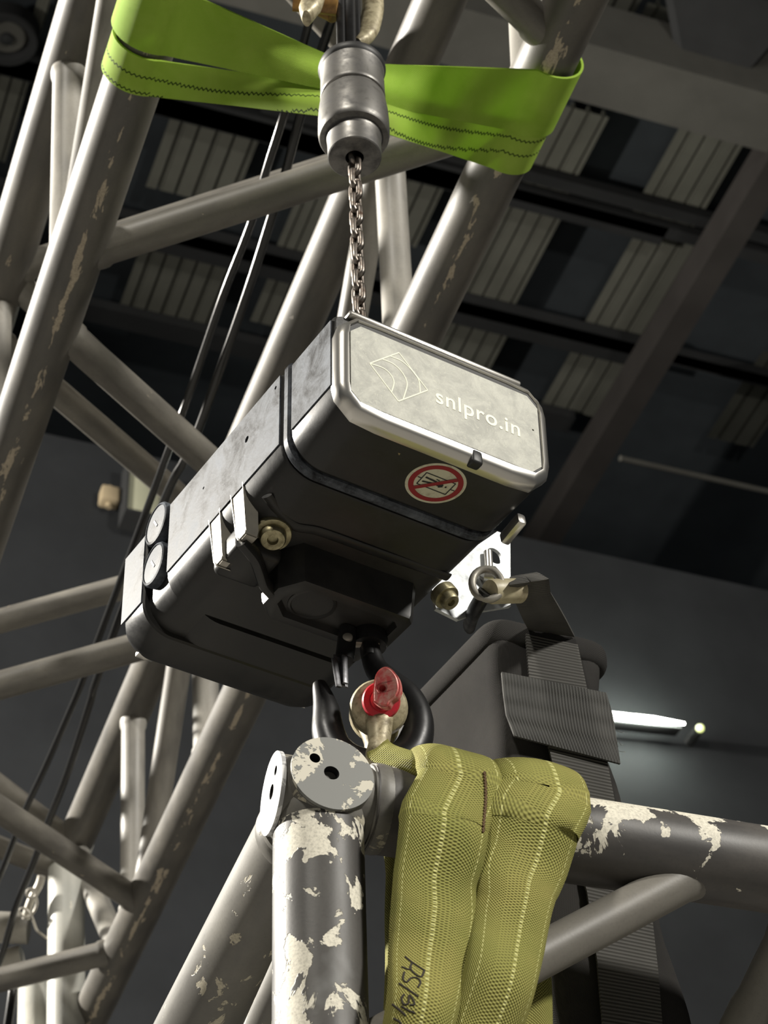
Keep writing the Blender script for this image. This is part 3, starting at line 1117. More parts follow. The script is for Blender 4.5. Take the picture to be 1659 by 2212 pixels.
P = [hfront(*p) for p in [(940, 1317), (988, 1341), (1040, 1322), (1101, 1312), (1100, 1160), (1072, 1150), (1000, 1200), (930, 1270)]]
holes = [hfront(1066, 1203), hfront(1050, 1236)]
bm = flat([[(p.x, p.z) for p in P], circle2(holes[0].x, holes[0].z, 0.0060, 24), circle2(holes[1].x, holes[1].z, 0.0030, 20, 0.0052)], 0.0012)
map_bm(bm, V((0, BY, 0)), X, Z, Y)
brk = finish(bm, 'bag_bracket', M_GALV, hoist)
bm = new_bm()
ps = [hside(1090, 1170, 0.139), hside(1118, 1140, 0.139), hside(1123, 1122, 0.139)]
box(bm, hside(1108, 1143, 0.137), 0.003, 0.004, 0.010, (X, (hside(1122, 1124, .137) - hside(1092, 1160, .137)).normalized().cross(X), (hside(1122, 1124, .137) - hside(1092, 1160, .137)).normalized()), 0.0015)
finish(bm, 'bright_tab', M_RIM, hoist)
bm = new_bm()
q = hfront(1048, 1232) - Y * 0.004
tube(bm, q + Z * 0.012, q - Z * 0.012, 0.0028, 14)
lathe(bm, hfront(1046, 1252) - Y * 0.006, V((1, -.6, -.2)), [(0.003, -0.006), (0.0056, -0.003), (0.0056, 0.003), (0.003, 0.006)], 20)
finish(bm, 'bracket_pin', M_RIM, brk)

# load hook under the housing: clevis, hook, latch -- all hang from the hoist
def hk(px, py, out=0.0):
    """survey point in the upright plane through the plumb line, shifted towards the viewer"""
    n = V((0.10, -1, 0)).normalized()
    return on_plane(px, py, HK + n * out, n)


def inh(p):
    return HR.transposed() @ (p - HO)


hook = [(797, 1392), (803, 1420), (815, 1448), (845, 1478), (880, 1512), (899, 1560), (892, 1612), (862, 1645), (812, 1660), (762, 1652), (726, 1624), (710, 1585), (704, 1530), (690, 1478)]
hr = [0.0058, 0.0060, 0.0066, 0.0078, 0.0090, 0.0098, 0.0104, 0.0110, 0.0114, 0.0114, 0.0108, 0.0096, 0.0076, 0.0040]
ps = [inh(hk(*p)) for p in hook]
pp = smooth_path(ps, 78)
rr = [lerp_tab(list(enumerate(hr)), i / 78 * 13) for i in range(79)]
bm = new_bm()
sweep(bm, pp, [(r * 1.0, r * 1.12) for r in rr], 20)
hkb = finish(bm, 'load_hook', M_STEEL_DARK, hoist)
for (a, b, c_, d, r, e) in ((752, 1360, 744, 1425, 0.0056, 0.006), (794, 1350, 803, 1420, 0.0056, 0.002)):
    bm = new_bm()
    sweep(bm, [inh(hk(a, b, e)), inh(hk((a + c_) / 2, (b + d) / 2, e)), inh(hk(c_, d, e))], [(r, r * 0.8)] * 3, 18, n=2.6)
    finish(bm, 'clevis_cheek', M_STEEL_DARK, hkb)
bm = new_bm()
nn = HR.transposed() @ V((0.10, -1, 0)).normalized()
lathe(bm, inh(hk(751, 1377, 0.0105)), nn, [(0.0030, -0.003), (0.0030, 0.0008), (0.002, 0.0016), (0.0003, 0.0018)], 18)
lathe(bm, inh(hk(775, 1385, 0.002)), (inh(hk(790, 1380)) - inh(hk(740, 1380))), [(0.004, -0.012), (0.004, 0.012)], 14)
finish(bm, 'clevis_pin', M_ALU, hkb)
bm = new_bm()
for (a, b, c_, d, w) in ((722, 1424, 732, 1484, 0.0020), (744, 1412, 746, 1476, 0.0020)):
    sweep(bm, [inh(hk(a, b, 0.009)), inh(hk((a + c_) / 2, (b + d) / 2, 0.010)), inh(hk(c_, d, 0.009))], [(w, 0.0009)] * 3, 10, n=3)
sweep(bm, [inh(hk(733, 1418, 0.007)), inh(hk(739, 1482, 0.007))], [(0.0042, 0.0007)] * 2, 10, n=4)
finish(bm, 'safety_latch', metal('blued_latch_steel', (0.30, 0.30, 0.32), 0.25, (0.05, 0.05, 0.05), 60, 0.8), hkb)
bm = new_bm()
lathe(bm, inh(hk(797, 1392)), Z, [(0.0105, 0.008), (0.0115, 0.004), (0.0105, -0.002)], 28)
finish(bm, 'swivel_nut', M_STEEL_DARK, hkb)

# ------------------------------------------------------------------ load chain, every link
ct = thing('load_chain', 'dark oily steel chain hanging from the hook block to the hoist', 'chain', plumb(345))
CO = V(ct.location)
top_z, bot_z = plumb(335).z, hworld(V((0.102, 0.148, 0.0))).z
pitch = 0.0136
nl = int((top_z - bot_z) / pitch) + 1
link_me = []
for par in (0, 1):
    bm = new_bm()
    ax = heading(52) if par == 0 else heading(142)
    h, w = 0.0049, 0.0036
    pts = []
    for k in range(28):
        a = 2 * math.pi * k / 28
        y = math.sin(a)
        pts.append(ax * (w * math.cos(a)) + UP * (w * y + math.copysign(h, y) if abs(y) > 1e-6 else 0))
    sweep(bm, pts, 0.00225, 12, closed=True)
    o = finish(bm, 'chain_link', M_CHAIN)
    link_me.append(o.data)
    bpy.data.objects.remove(o)
for i in range(nl):
    o = bpy.data.objects.new('chain_link', link_me[i % 2])
    COL.objects.link(o)
    o.parent = ct
    o.location = V((HK.x, HK.y, top_z - pitch * i)) - CO

# ------------------------------------------------------------------ hook block at the top
hb = thing('hook_block', 'grey turned steel hook block between the two halves of the lime sling', 'hook block', plumb(341))
BO = V(hb.location)
z = lambda y: plumb(y).z - BO.z
lathe_prof = [(0.0068, 0.004), (0.0068, 0.0), (0.0190, 0.0), (0.0197, 0.0008), (0.0198, z(318)), (0.0200, z(306)), (0.0206, z(301)), (0.0216, z(299)), (0.0252, z(298)), (0.0262, z(295)), (0.0266, z(288)),
              (0.0264, z(260)), (0.0257, z(240)), (0.0248, z(226)), (0.0245, z(222)), (0.0240, z(220)), (0.0226, z(219)), (0.0226, z(215)), (0.0240, z(214)), (0.0245, z(212)), (0.0243, z(208)), (0.0240, z(165)), (0.0246, z(160))]
bm = new_bm()
lathe(bm, BO, UP, lathe_prof, 56, caps=False)
finish(bm, 'swivel_body', M_STEEL, hb, BO)
bm = new_bm()
lathe(bm, BO, UP, [(0.0238, z(160)), (0.0252, z(157)), (0.0258, z(152)), (0.0252, z(147)), (0.0236, z(145)), (0.010, z(144))], 56)
finish(bm, 'rubber_collar', M_RUBBER, hb, BO)
bm = new_bm()
lathe(bm, BO, UP, [(0.0066, 0.003), (0.0004, 0.003)], 20)
finish(bm, 'chain_hole', M_HOLE, hb, BO)
bm = new_bm()
for (x, w, e) in ((737, 0.0034, 0.006), (757, 0.0048, 0.004), (771, 0.0034, 0.002)):
    pa, pb = hk(x, 120, e), hk(x - 3, -60, e)
    sweep(bm, [pa.lerp(pb, i / 4) for i in range(5)], [(w, w * 0.8)] * 5, 14, n=3)
finish(bm, 'hook_shank', M_STEEL_DARK, hb, BO)
bm = new_bm()
sweep(bm, smooth_path([hk(772, 96, 0.0), hk(790, 78, 0.0), hk(801, 45, 0.0), hk(806, 10, 0.0), hk(800, -50, 0.0)], 24), [(0.004 + 0.0045 * min(1, i / 9), 0.006) for i in range(25)], 16)
finish(bm, 'hook_bowl', M_SHACKLE, hb, BO)
sh = thing('pin_shackle', 'grimy shackle with a rusty brown pin at the top edge above the block', 'shackle', hk(690, 0, -0.02))
o = V(sh.location)
bm = new_bm()
sweep(bm, smooth_path([hk(662, 40, 0.02), hk(668, 22, 0.02), hk(678, -5, 0.02), hk(690, -50, 0.01)], 18), [(0.0035 + 0.0052 * min(1, i / 7), 0.0075) for i in range(19)], 16)
finish(bm, 'bow', M_SHACKLE, sh, o)
bm = new_bm()
lathe(bm, hk(646, 2, 0.01), hk(735, 14, 0.01) - hk(646, 2, 0.01), [(0.0085, -0.004), (0.0085, 0.003), (0.0078, 0.005), (0.0078, 0.030)], 28)
finish(bm, 'pin', M_RUST, sh, o)
bm = new_bm()
lathe(bm, hk(702, 6, -0.004), hk(735, 20, -0.004) - hk(700, 2, -0.004), [(0.0118, 0.0), (0.0118, 0.012), (0.010, 0.0125)], 28)
finish(bm, 'spacer', M_RUST, sh, o)

# ------------------------------------------------------------------ lime sling round the two lower chords
sl = thing('lime_round_sling', 'lime green webbing sling stretched between the two lower truss chords', 'sling', plumb(200))
SLO = V(sl.location)
dA = (CH['A'][1] - CH['A'][0]).normalized()


def wrap(chord, y0, y1, side_sign, off, a0, a1, n, m=7):
    """rows of a band round a chord from angle a0 (facing down) to a1 (the back)"""
    rows = []
    a, b = ch(chord, y0), ch(chord, y1)
    d = (CH[chord][1] - CH[chord][0]).normalized()
    out = (E2 * side_sign)
    out = (out - d * out.dot(d)).normalized()
    upv = out.cross(d) if out.cross(d).z > 0 else -out.cross(d)
    r = CR[chord] + off
    for k in range(n + 1):
        t = math.radians(a0 + (a1 - a0) * k / n)
        v = out * (math.sin(t) * r) - upv * (math.cos(t) * r)
        rows.append([a.lerp(b, j / m) + v for j in range(m + 1)])
    return rows


def ply(name, hub, chord, y0, y1, sign, off, mat, a0=-25, a1=200, m=10, sag=0.0, th=0.0022):
    """one webbing run from the hub edge line (two points) to the chord and round it"""
    w = wrap(chord, y0, y1, sign, off, a0, a1, 22, m)
    first = [hub[0].lerp(hub[1], j / m) for j in range(m + 1)]
    rows = []
    for i in range(14):
        s = i / 14
        row = []
        for j in range(m + 1):
            p = first[j].lerp(w[0][j], s)
            q = math.sin(math.pi * s)
            fold = math.sin(j / m * math.pi * 2.0 + 0.6) * 0.0028 * (1 - s) ** 1.2
            p = p + fwd * (fold + sag * q * 0.3) + UP * (-sag * q)
            row.append(p)
        rows.append(row)
    bm = new_bm()
    grid(bm, rows + w, th)
    return finish(bm, name, mat, sl, SLO, smooth=60)


zb_ = 1.845
ply('lower_ply', (at(758, 186, zb_), at(758, 262, zb_ - 0.03)), 'B', 226, 331, 1, 0.0032, M_GREEN)
ply('upper_ply', (at(758, 134, zb_ + 0.015), at(758, 216, zb_ - 0.005)), 'B', 118, 246, 1, 0.0062, M_GREEN_PLAIN)
ply('lower_ply', (at(762, 186, zb_), at(762, 256, zb_ - 0.03)), 'A', 84, 160, -1, 0.0040, M_GREEN)
ply('upper_ply', (at(762, 140, zb_ + 0.015), at(762, 206, zb_ - 0.005)), 'A', -70, 66, -1, 0.0075, M_GREEN_PLAIN)

# ------------------------------------------------------------------ the lower truss corner that hangs from the hook
PR = 0.0250
post0 = at(690, 2000, 1.2255)
NODE = at_y(post0, UP, 1729)
RD = heading(18.6)
LD = heading(110.0)
ft = thing('corner_truss', 'chipped black and white truss corner hanging below the hook', 'truss', NODE)
NO = V(ft.location)


def along(d, px, py):
    """distance along NODE + t d closest to a survey point"""
    r_ = ray(px, py).normalized()
    w0 = NODE - EYE
    b = d.dot(r_)
    return (b * r_.dot(w0) - d.dot(w0)) / (1 - b * b)


tL = -0.0258
tR = along(RD, 590, 1714)
NR = 0.0236
bm = new_bm()
sweep(bm, [NODE + LD * s for s in (tL + 0.0015, 0.0, 0.030)], NR, 48, caps=False)
sweep(bm, [NODE + RD * s for s in (tR + 0.0015, 0.0, 0.030)], NR * 0.95, 48, caps=False)
sweep(bm, [NODE + UP * s for s in (0.0, -0.022)], NR * 0.9, 48)
finish(bm, 'corner_block', M_F_LEG, ft, NO)


def cap(c, axis, upish, mat, holes):
    ex = axis.cross(upish).normalized()
    ey = ex.cross(axis).normalized()
    bm = flat([circle2(0, 0, NR, 56)] + [circle2(*h, 24) for h in holes], 0.0012)
    map_bm(bm, c, ex, ey, axis)
    o = finish(bm, 'end_cap', mat, ft, NO)
    for h in holes:
        b2 = new_bm()
        base = c + ex * h[0] + ey * h[1]
        lathe(b2, base, -axis, [(h[2], -0.0012), (h[2] * 0.98, 0.001), (h[2] * 0.9, 0.002), (h[2] * 0.98, 0.003), (h[2] * 0.9, 0.004), (h[2] * 0.9, 0.012), (0.0003, 0.012)], 24, caps=False)
        finish(b2, 'bolt_hole', M_HOLE, o, None)
    return o


c0 = NODE + LD * tL


def cap_hole(c, axis, upish, px, py, r):
    ex = axis.cross(upish).normalized()
    ey = ex.cross(axis).normalized()
    q = on_plane(px, py, c, axis) - c
    return (q.dot(ex), q.dot(ey), r)


o1 = cap(c0, -LD, UP, M_F_CAP, [cap_hole(c0, -LD, UP, 679, 1640, 0.0031), cap_hole(c0, -LD, UP, 715, 1672, 0.0044)])
c1_ = NODE + RD * tR
o2 = cap(c1_, -RD, UP, M_F_CAPW, [cap_hole(c1_, -RD, UP, 600, 1665, 0.0028), cap_hole(c1_, -RD, UP, 591, 1711, 0.0044)])
for oo in (o1, o2):
    for chd in oo.children:
        chd.data.transform(Matrix.Translation(-NO))

# post going down, with its weld ring
ptop = at_y(post0, UP, 1768)
bm = new_bm()
pbot = post0 - UP * 0.32
tube(bm, ptop, pbot, PR, 48, parts=4, side=LD)
finish(bm, 'post', M_F_POST, ft, NO)
bm = new_bm()
lathe(bm, at_y(post0, UP, 1792), UP, [(0.0250, -0.003), (0.0262, 0.0), (0.0264, 0.0045), (0.0262, 0.0068), (0.0245, 0.0095), (0.0215, 0.0115)], 48)
finish(bm, 'weld_collar', M_F_LEG, ft, NO)
bm = new_bm()
tube(bm, NODE + RD * 0.028, NODE + RD * 0.75, 0.0250, 48, parts=5, side=UP)
rail = finish(bm, 'rail', M_F_TUBE, ft, NO)
bm = new_bm()
lathe(bm, NODE + RD * 0.031, RD, [(0.0238, -0.004), (0.0256, -0.001), (0.0256, 0.003), (0.0250, 0.006)], 44)
finish(bm, 'weld_collar', M_F_LEG, ft, NO)
bm = new_bm()
tube(bm, NODE + LD * 0.026, NODE + LD * 0.95, 0.0250, 48, parts=5, side=UP)
finish(bm, 'leg_tube', M_F_LEG, ft, NO)
bm = new_bm()
lathe(bm, NODE + LD * 0.032, LD, [(0.0238, -0.005), (0.0258, -0.001), (0.0258, 0.004), (0.0250, 0.007)], 44)
finish(bm, 'weld_collar', M_F_LEG, ft, NO)
PL = RD.cross(UP).normalized()


def brace2(a, b, r, mat):
    bm = new_bm()
    d = (b - a).normalized()
    L = (b - a).length
    sweep(bm, [a, a + d * 0.024, a + d * 0.032, a.lerp(b, 0.5), b - d * 0.032, b - d * 0.024, b], [r * 1.1, r * 1.1, r, r, r, r * 1.1, r * 1.1], 32)
    finish(bm, 'brace', mat, ft, NO)


rb = NODE + RD * along(RD, 1545, 1905)
brace2(rb, at_y(post0, UP, 2315), 0.0126, M_F_BRACE)
ra = NODE + RD * along(RD, 1775, 1915)
brace2(ra + LD * 0.02, at(1585, 2262, 1.36), 0.0125, M_F_LEG)
lb = at(676, 1985, 1.26)
brace2(lb, NODE + LD * 0.36 - UP * 0.12, 0.0110, M_F_LEG)

# ------------------------------------------------------------------ bow shackle joining hook and sling
bs = thing('bow_shackle', 'cream bow shackle with a red eye pin in the load hook', 'shackle', hk(815, 1535, 0.0))
BS = V(bs.location)
nrm = V((0.03, -0.86, -0.5)).normalized()
pc = hk(817, 1537, 0.0)
bm = new_bm()
front = pc + nrm * 0.0150
rear = pc - nrm * 0.0150
bot = hk(812, 1668, 0.0)
path = [front + UP * 0.006, front - UP * 0.004, front - UP * 0.018 + (bot - pc) * 0.12, (front + (bot - pc) * 0.75), bot, rear + (bot - pc) * 0.75, rear - UP * 0.016, rear + UP * 0.006]
pp = smooth_path(path, 56)
rd = []
for i in range(57):
    s = i / 56
    s = min(s, 1 - s)
    rd.append((lerp_tab([(0, 0.0085), (0.10, 0.0120), (0.2, 0.0078), (0.3, 0.0060), (0.5, 0.0068)], s), 0.0066))
sweep(bm, pp, rd, 20, side=right)
for e in (front, rear):
    lathe(bm, e, nrm, [(0.012, -0.0060), (0.0158, -0.0038), (0.0170, 0.0), (0.0158, 0.0038), (0.012, 0.0062), (0.002, 0.0066)], 36)
finish(bm, 'bow', M_SHACKLE, bs, BS)
pa_ = front + nrm * 0.0058
axp = (nrm + V((0.10, 0, 0.06))).normalized()
bm = new_bm()
lathe(bm, pc - nrm * 0.02, axp, [(0.006, 0.0), (0.006, 0.042)], 20)
pin = finish(bm, 'pin', M_STEEL_DARK, bs, BS)
pcen = on_plane(824, 1513, pa_ + nrm * 0.003, nrm)
bm = new_bm()
lathe(bm, pcen - axp * 0.006, axp, [(0.0108, 0.0), (0.0112, 0.0045), (0.0104, 0.0062), (0.0070, 0.0068), (0.0066, 0.0085)], 36)
finish(bm, 'red_collar', M_PIN, pin, BS)
# eye tab with its hole, standing out of the collar and leaning to the upper right
tp = pa_ + nrm * 0.0145
outl = [(806, 1516), (806, 1490), (810, 1462), (820, 1446), (834, 1440), (848, 1447), (860, 1464), (864, 1488), (858, 1504), (846, 1514), (838, 1526), (822, 1526)]
tn = (nrm + V((-0.25, 0, 0.22))).normalized()
ex = tn.cross(UP).normalized()
ey = ex.cross(tn).normalized()
P2 = []
for a, b in outl:
    q = on_plane(a, b, tp, tn) - tp
    P2.append((q.dot(ex), q.dot(ey)))
hq = on_plane(826, 1487, tp, tn) - tp
P3 = smooth_path([V((a, b, 0)) for a, b in P2 + [P2[0]]], 60)[:-1]
bm = flat([[(p.x, p.y) for p in P3], circle2(hq.dot(ex), hq.dot(ey), 0.0021, 20)], 0.0042)
bmesh.ops.bevel(bm, geom=[e for e in bm.edges if len(e.link_faces) == 2 and e.calc_face_angle() > 0.9], offset=0.0012, segments=3, affect='EDGES')
map_bm(bm, tp - tn * 0.003, ex, ey, tn)
finish(bm, 'pin_eye', M_PIN_WORN, pin, BS)

# ------------------------------------------------------------------ olive padded sling over the rail
os_ = thing('olive_round_sling', 'olive canvas sling folded over the chipped rail, marked in black ink', 'sling', NODE + RD * 0.09)
OO = V(os_.location)
FN = -LD                                     # towards the viewer, level
FN = (FN - RD * FN.dot(RD)).normalized()


def rail_at(px, py):
    return NODE + RD * along(RD, px, py)


RAILR = 0.0250


def lobe(name, tab, off, thick, tail, wob, seed):
    """padded loop: up the back of the rail, over it and down the front; tab rows: (row, left px, right px) of the front fall"""
    rnd = random.Random(seed)
    y0, l0, r0 = tab[0]
    s0 = along(RD, (l0 + r0) / 2, y0 + 60)
    w0 = (along(RD, r0, y0 + 60) - along(RD, l0, y0 + 60)) / 2
    ax = NODE + RD * s0
    R = RAILR + off
    pts, side, rad = [], [], []
    for k in range(14):                       # up the back
        h = -tail + tail * k / 14
        pts.append(ax - FN * R + UP * h + RD * (-0.012 * (1 - k / 14)))
        rad.append((w0 * 0.92, thick))
    for k in range(19):                       # over the top
        t_ = math.radians(180 - 10 * k)
        pts.append(ax + FN * (R * math.cos(t_)) + UP * (R * math.sin(t_)))
        rad.append((w0, thick * (0.80 + 0.2 * abs(math.cos(t_)))))
    pf = ax + FN * R
    ys = [tab[1][0] + (tab[-1][0] - tab[1][0]) * k / 26 for k in range(27)]
    L = [(t_[0], t_[1]) for t_ in tab]
    Rr = [(t_[0], t_[2]) for t_ in tab]
    for k, y in enumerate(ys):
        l, r_ = lerp_tab(L, y), lerp_tab(Rr, y)
        q0 = on_plane(l, y, pf, FN)
        q1 = on_plane(r_, y, pf, FN)
        c_ = (q0 + q1) / 2
        c_ = c_ + FN * (0.004 * math.sin(k * 0.33 + seed))
        if c_.z > ax.z - 0.004: continue
        pts.append(c_)
        rad.append(((q1 - q0).length / 2, thick * (1.0 + wob * math.sin(k * 0.55 + seed * 1.7))))
    pts2 = smooth_path(pts, 150)
    m = len(pts) - 1
    rad2 = []
    for i in range(151):
        t_ = i / 150 * m
        a = min(int(t_), m - 1)
        u = t_ - a
        rad2.append((rad[a][0] * (1 - u) + rad[a + 1][0] * u, rad[a][1] * (1 - u) + rad[a + 1][1] * u))
    bm = new_bm()
    sweep(bm, pts2, rad2, 36, side=RD, n=2.9)
    # soft creases
    for v in bm.verts:
        k = v.co
        d = math.sin(k.z * 95 + k.x * 60 + seed) * 0.0009 + math.sin(k.z * 41 - k.x * 150 + seed * 2.1) * 0.0011
        v.co = k + FN * d
    return finish(bm, name, M_OLIVE, os_, OO, smooth=80)


lobe('left_leg', [(1690, 868, 1046), (1780, 862, 1046), (1850, 856, 1036), (1900, 852, 1024), (1960, 850, 1032), (2040, 846, 1020), (2120, 838, 998), (2260, 824, 962)], 0.0075, 0.0085, 0.26, 0.12, 1)
lobe('right_leg', [(1690, 1040, 1238), (1780, 1042, 1242), (1850, 1034, 1226), (1900, 1018, 1206), (1960, 1026, 1188), (2040, 1014, 1170), (2120, 994, 1148), (2260, 958, 1112)], 0.0078, 0.0095, 0.26, 0.14, 2)
# gathered neck between the shackle bow and the rail
zr = proj(NODE + RD * 0.07)[2]
secs = []
for (cx_, cy_, hx, hy, z_, th) in ((816, 1606, 22, -10, 0.020, 0.0050), (818, 1618, 25, -15, 0.013, 0.0055), (829, 1627, 26, -17, 0.008, 0.0055), (848, 1634, 27, -17, 0.002, 0.0055),
                                   (882, 1643, 32, -15, -0.006, 0.0060), (925, 1664, 44, -26, -0.010, 0.0065), (985, 1682, 70, -24, -0.010, 0.0055)):
    c_ = at(cx_, cy_, zr + z_)
    h_ = at(cx_ + hx, cy_ + hy, zr + z_) - c_
    nrm_ = h_.cross(RD.cross(UP)).normalized()
    nn_ = (fwd - h_ * (fwd.dot(h_) / h_.dot(h_))).normalized()
    secs.append([c_ + h_ * math.cos(a) + nn_ * (th * math.sin(a) * (1 + 0.22 * math.sin(3 * a + cx_ * 0.02))) for a in [2 * math.pi * k / 30 for k in range(30)]])
fine = []
for k in range(30):
    col = smooth_path([sc_[k] for sc_ in secs], 30)
    fine.append(col)
bm = new_bm()
loft(bm, [[fine[k][i] for k in range(30)] for i in range(31)])
uvl = bm.loops.layers.uv.active
for f_ in bm.faces:
    for l_ in f_.loops:
        l_[uvl].uv = (l_.vert.co.dot(RD), l_.vert.co.z * 1.2)
finish(bm, 'gathered_neck', M_OLIVE, os_, OO, smooth=70)
bm = new_bm()
f3 = lambda a, b: (820 + a / 6.9125, 1980 + b / 6.9125)
ink = [[(380, 600), (480, 680), (660, 800)], [(480, 700), (460, 770), (520, 850), (620, 900), (670, 800)], [(330, 750), (430, 790), (470, 760)],
       [(370, 830), (350, 930), (400, 980), (470, 920), (560, 920), (610, 980), (570, 1060)], [(290, 1000), (440, 1100), (580, 1200)],
       [(370, 1160), (330, 1220), (360, 1310), (430, 1290), (440, 1180), (490, 1230), (520, 1310), (450, 1320)], [(190, 1310), (290, 1390), (390, 1480)], [(330, 1340), (430, 1400), (530, 1440)], [(210, 1520), (300, 1570), (330, 1620)]]
from mathutils.bvhtree import BVHTree
lobe_o = [c_ for c_ in os_.children if c_.name.startswith('left_leg')][0]
tree = BVHTree.FromPolygons([v.co + OO for v in lobe_o.data.vertices], [tuple(p.vertices) for p in lobe_o.data.polygons])
for st_ in ink:
    q = smooth_path([V((a, b, 0)) for a, b in st_], 6 * (len(st_) - 1))
    pts = []
    for k in q:
        hit = tree.ray_cast(EYE, ray(*f3(k.x, k.y)).normalized())
        if hit[0] is not None:
            pts.append(hit[0] + hit[1] * 0.00005)
    if len(pts) > 3:
        sweep(bm, pts, 0.00055, 6)
finish(bm, 'marker_lettering', M_MARKER, os_, OO)
lobe_r = [c_ for c_ in os_.children if c_.name.startswith('right_leg')][0]
tree_r = BVHTree.FromPolygons([v.co + OO for v in lobe_r.data.vertices], [tuple(p.vertices) for p in lobe_r.data.polygons])
pts = []
for k in range(40):
    a = (1046 + 3 * math.sin(k * 0.11), 1668 + 130 * k / 39)
    hs = [h_ for h_ in (t_.ray_cast(EYE, ray(*a).normalized()) for t_ in (tree, tree_r)) if h_[0] is not None]
    if hs:
        h_ = min(hs, key=lambda q_: q_[3])
        pts.append(h_[0] - ray(*a).normalized() * 0.0003 + RD * (0.0004 * (-1) ** k))
bm = new_bm()
sweep(bm, pts, 0.0008, 8)
finish(bm, 'seam_thread', M_OLIVE_THREAD, os_, OO)

# ------------------------------------------------------------------ black chain bag behind the rail
bag = thing('chain_bag', 'black canvas chain bag with webbing straps behind the rail', 'bag', at(1200, 1500, 1.56))
GO = V(bag.location)
GX, GY = heading(24.0), heading(122.0)       # front face runs along GX, the left side recedes along GY
GN = GX.cross(UP).normalized()               # towards the viewer
K0 = at(1066, 1346, 1.545)
KL = on_plane(1212, 2230, K0 + GN * 0.02, GN)


def bag_corner(s):
    p = K0.lerp(KL, s)
    return p + GX * (0.012 * math.sin(math.pi * min(1, s * 1.3)) * -0.5)


def bag_ring(s, inset=0.0, n=6):
    k = bag_corner(s)
    w = lerp_tab([(0, 0.083), (0.08, 0.080), (0.3, 0.078), (0.6, 0.090), (1, 0.094)], s)
    d = 0.125
    r = 0.013
    c4 = [(k + GX * 0 + GY * 0), (k + GX * w), (k + GX * w + GY * d), (k + GY * d)]
    pts = []
    for i, c in enumerate(c4):
        u1 = (c4[i - 1] - c).normalized()
        u2 = (c4[(i + 1) % 4] - c).normalized()
        for j in range(n + 1):
            t_ = j / n
            pts.append(c + u1 * (r * (1 - t_) ** 2) + u2 * (r * t_ ** 2))
    cc = sum(pts, V()) / len(pts)
    bulge = 1.0 + 0.02 * math.sin(s * 23) - inset
    return [cc + (p - cc) * bulge for p in pts]


secs = [bag_ring(s_ / 30) for s_ in range(31)]
# extra columns so that the cloth can wave
bm = new_bm()
loft(bm, secs, False, True)
bmesh.ops.subdivide_edges(bm, edges=[e for e in bm.edges if e.calc_length() > 0.03], cuts=6, use_grid_fill=True)
for v in bm.verts:
    k = v.co
    v.co = k + GN * (math.sin(k.z * 48 + k.x * 70) * 0.0012 + math.sin(k.z * 90 - k.x * 120) * 0.0007)
bag_body = finish(bm, 'bag_body', M_BAG, bag, GO, smooth=70)
bm = new_bm()
rim = bag_ring(0.0)
sweep(bm, [p - UP * 0.006 for p in rim], [(0.0105, 0.0056)] * len(rim), 16, side=UP, n=2.3, closed=True)
finish(bm, 'rim_binding', M_BAG, bag, GO, smooth=70)


def bag_pt(px, py, out=0.0):
    return on_plane(px, py, bag_corner(max(0.0, min(1.0, (py - 1346) / 884))) + GN * out, GN)


def patch(rows_px, out, name, mat, parent=bag, cols=10, th=0.0016, bow=0.0):
    """a strap lying on the front face; rows: (row left, px left, row right, px right)"""
    rows = []
    n = 24
    for i in range(n + 1):
        t_ = i / n * (len(rows_px) - 1)
        a = min(int(t_), len(rows_px) - 2)
        u = t_ - a
        q = [rows_px[a][j] * (1 - u) + rows_px[a + 1][j] * u for j in range(4)]
        row = []
        for j in range(cols + 1):
            v_ = j / cols
            row.append(bag_pt(q[1] * (1 - v_) + q[3] * v_, q[0] * (1 - v_) + q[2] * v_, out + bow * math.sin(math.pi * v_) + 0.0006 * math.sin(i * 0.9)))
        rows.append(row)
    bm = new_bm()
    grid(bm, rows, th)
    return finish(bm, name, mat, parent, GO, smooth=70)


strap = patch([(1372, 1134, 1396, 1246), (1480, 1142, 1500, 1268), (1600, 1180, 1630, 1306), (1720, 1206, 1745, 1328), (1930, 1266, 1962, 1404), (2080, 1288, 2105, 1420), (2240, 1302, 2260, 1432)], 0.0042, 'vertical_strap', M_STRAP)
patch([(1455, 1082, 1500, 1308), (1500, 1086, 1548, 1322), (1545, 1092, 1598, 1330), (1592, 1110, 1652, 1338)], 0.0085, 'cross_band', M_ELASTIC, cols=18)
bm = new_bm()
for j in range(5):
    a, b = bag_pt(1150, 1400 + 14 * j, 0.0052), bag_pt(1250, 1424 + 14 * j, 0.0052)
    for k in range(14):
        q0, q1 = a.lerp(b, k / 14), a.lerp(b, (k + 0.55) / 14)
        tube(bm, q0, q1, 0.0005, 6, parts=1)
finish(bm, 'box_stitching', M_STITCH, strap, GO)
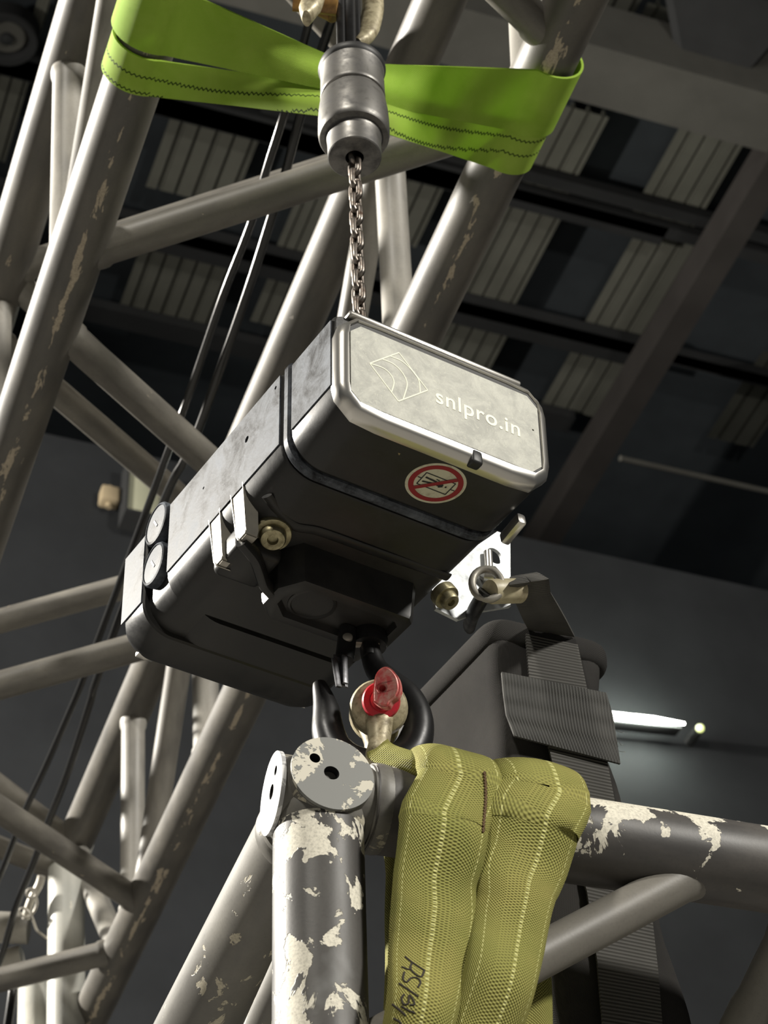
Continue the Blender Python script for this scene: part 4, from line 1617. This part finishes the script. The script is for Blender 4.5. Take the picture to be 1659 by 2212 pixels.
# handle loop and its pale spacer tube
lp = [(1140, 1348, 0.004), (1122, 1312, 0.006), (1104, 1276, 0.004), (1096, 1256, -0.004), (1106, 1246, -0.016), (1140, 1243, -0.020), (1166, 1248, -0.016), (1190, 1292, -0.006), (1226, 1348, 0.0)]
bm = new_bm()
rows = []
for (l, r_, yl, yr, e) in ((1142, 1240, 1354, 1370, 0.006), (1130, 1224, 1332, 1338, 0.03), (1118, 1206, 1306, 1306, 0.07), (1106, 1186, 1280, 1274, 0.10), (1100, 1172, 1264, 1254, 0.115), (1102, 1164, 1254, 1245, 0.108), (1108, 1162, 1252, 1243, 0.098), (1114, 1166, 1260, 1252, 0.09)):
    rows.append([bag_pt(l + (r_ - l) * j / 8, yl + (yr - yl) * j / 8, e + 0.0012 * math.sin(j / 8 * math.pi * 3)) for j in range(9)])
grid(bm, rows, 0.0022)
finish(bm, 'handle_loop', M_STRAP, bag, GO, smooth=70)
bm = new_bm()
a, b = bag_pt(1056, 1278, 0.112), bag_pt(1122, 1276, 0.108)
lathe(bm, a, b - a, [(0.0030, 0.0), (0.0072, 0.0008), (0.0078, 0.003), (0.0078, (b - a).length)], 28)
finish(bm, 'spacer_tube', metal('pale_horn_plastic', (0.50, 0.45, 0.30), 0.5, (0.30, 0.25, 0.16), 60, 0.0), bag, GO)
bm = new_bm()
rg = bag_pt(1052, 1262, 0.112)
sweep(bm, [rg + right * (0.009 * math.cos(2 * math.pi * k / 24)) + UP * (0.012 * math.sin(2 * math.pi * k / 24)) for k in range(24)], 0.0024, 12, closed=True)
finish(bm, 'hanging_ring', M_ALU, bag, GO)
bm = new_bm()
q = bag_pt(1040, 1300, -0.002)
sweep(bm, smooth_path([bag_pt(1048, 1278, 0.112), bag_pt(1036, 1300, 0.105), bag_pt(1022, 1325, 0.09), bag_pt(1014, 1350, 0.06)], 14), [(0.006, 0.004)] * 15, 14)
finish(bm, 'snap_hook', M_STEEL_DARK, bag, GO)
bm = new_bm()
for (x, y, dx, dy) in ((1333, 1578, 16, 4), (1336, 1600, 10, 8), (1338, 1622, 12, 2), (1336, 1560, 9, -4)):
    sweep(bm, smooth_path([bag_pt(x, y, 0.008), bag_pt(x + dx * 0.6, y + dy * 1.2, 0.009), bag_pt(x + dx, y + dy, 0.008)], 8), 0.00018, 5)
finish(bm, 'frayed_threads', M_STITCH, bag, GO)
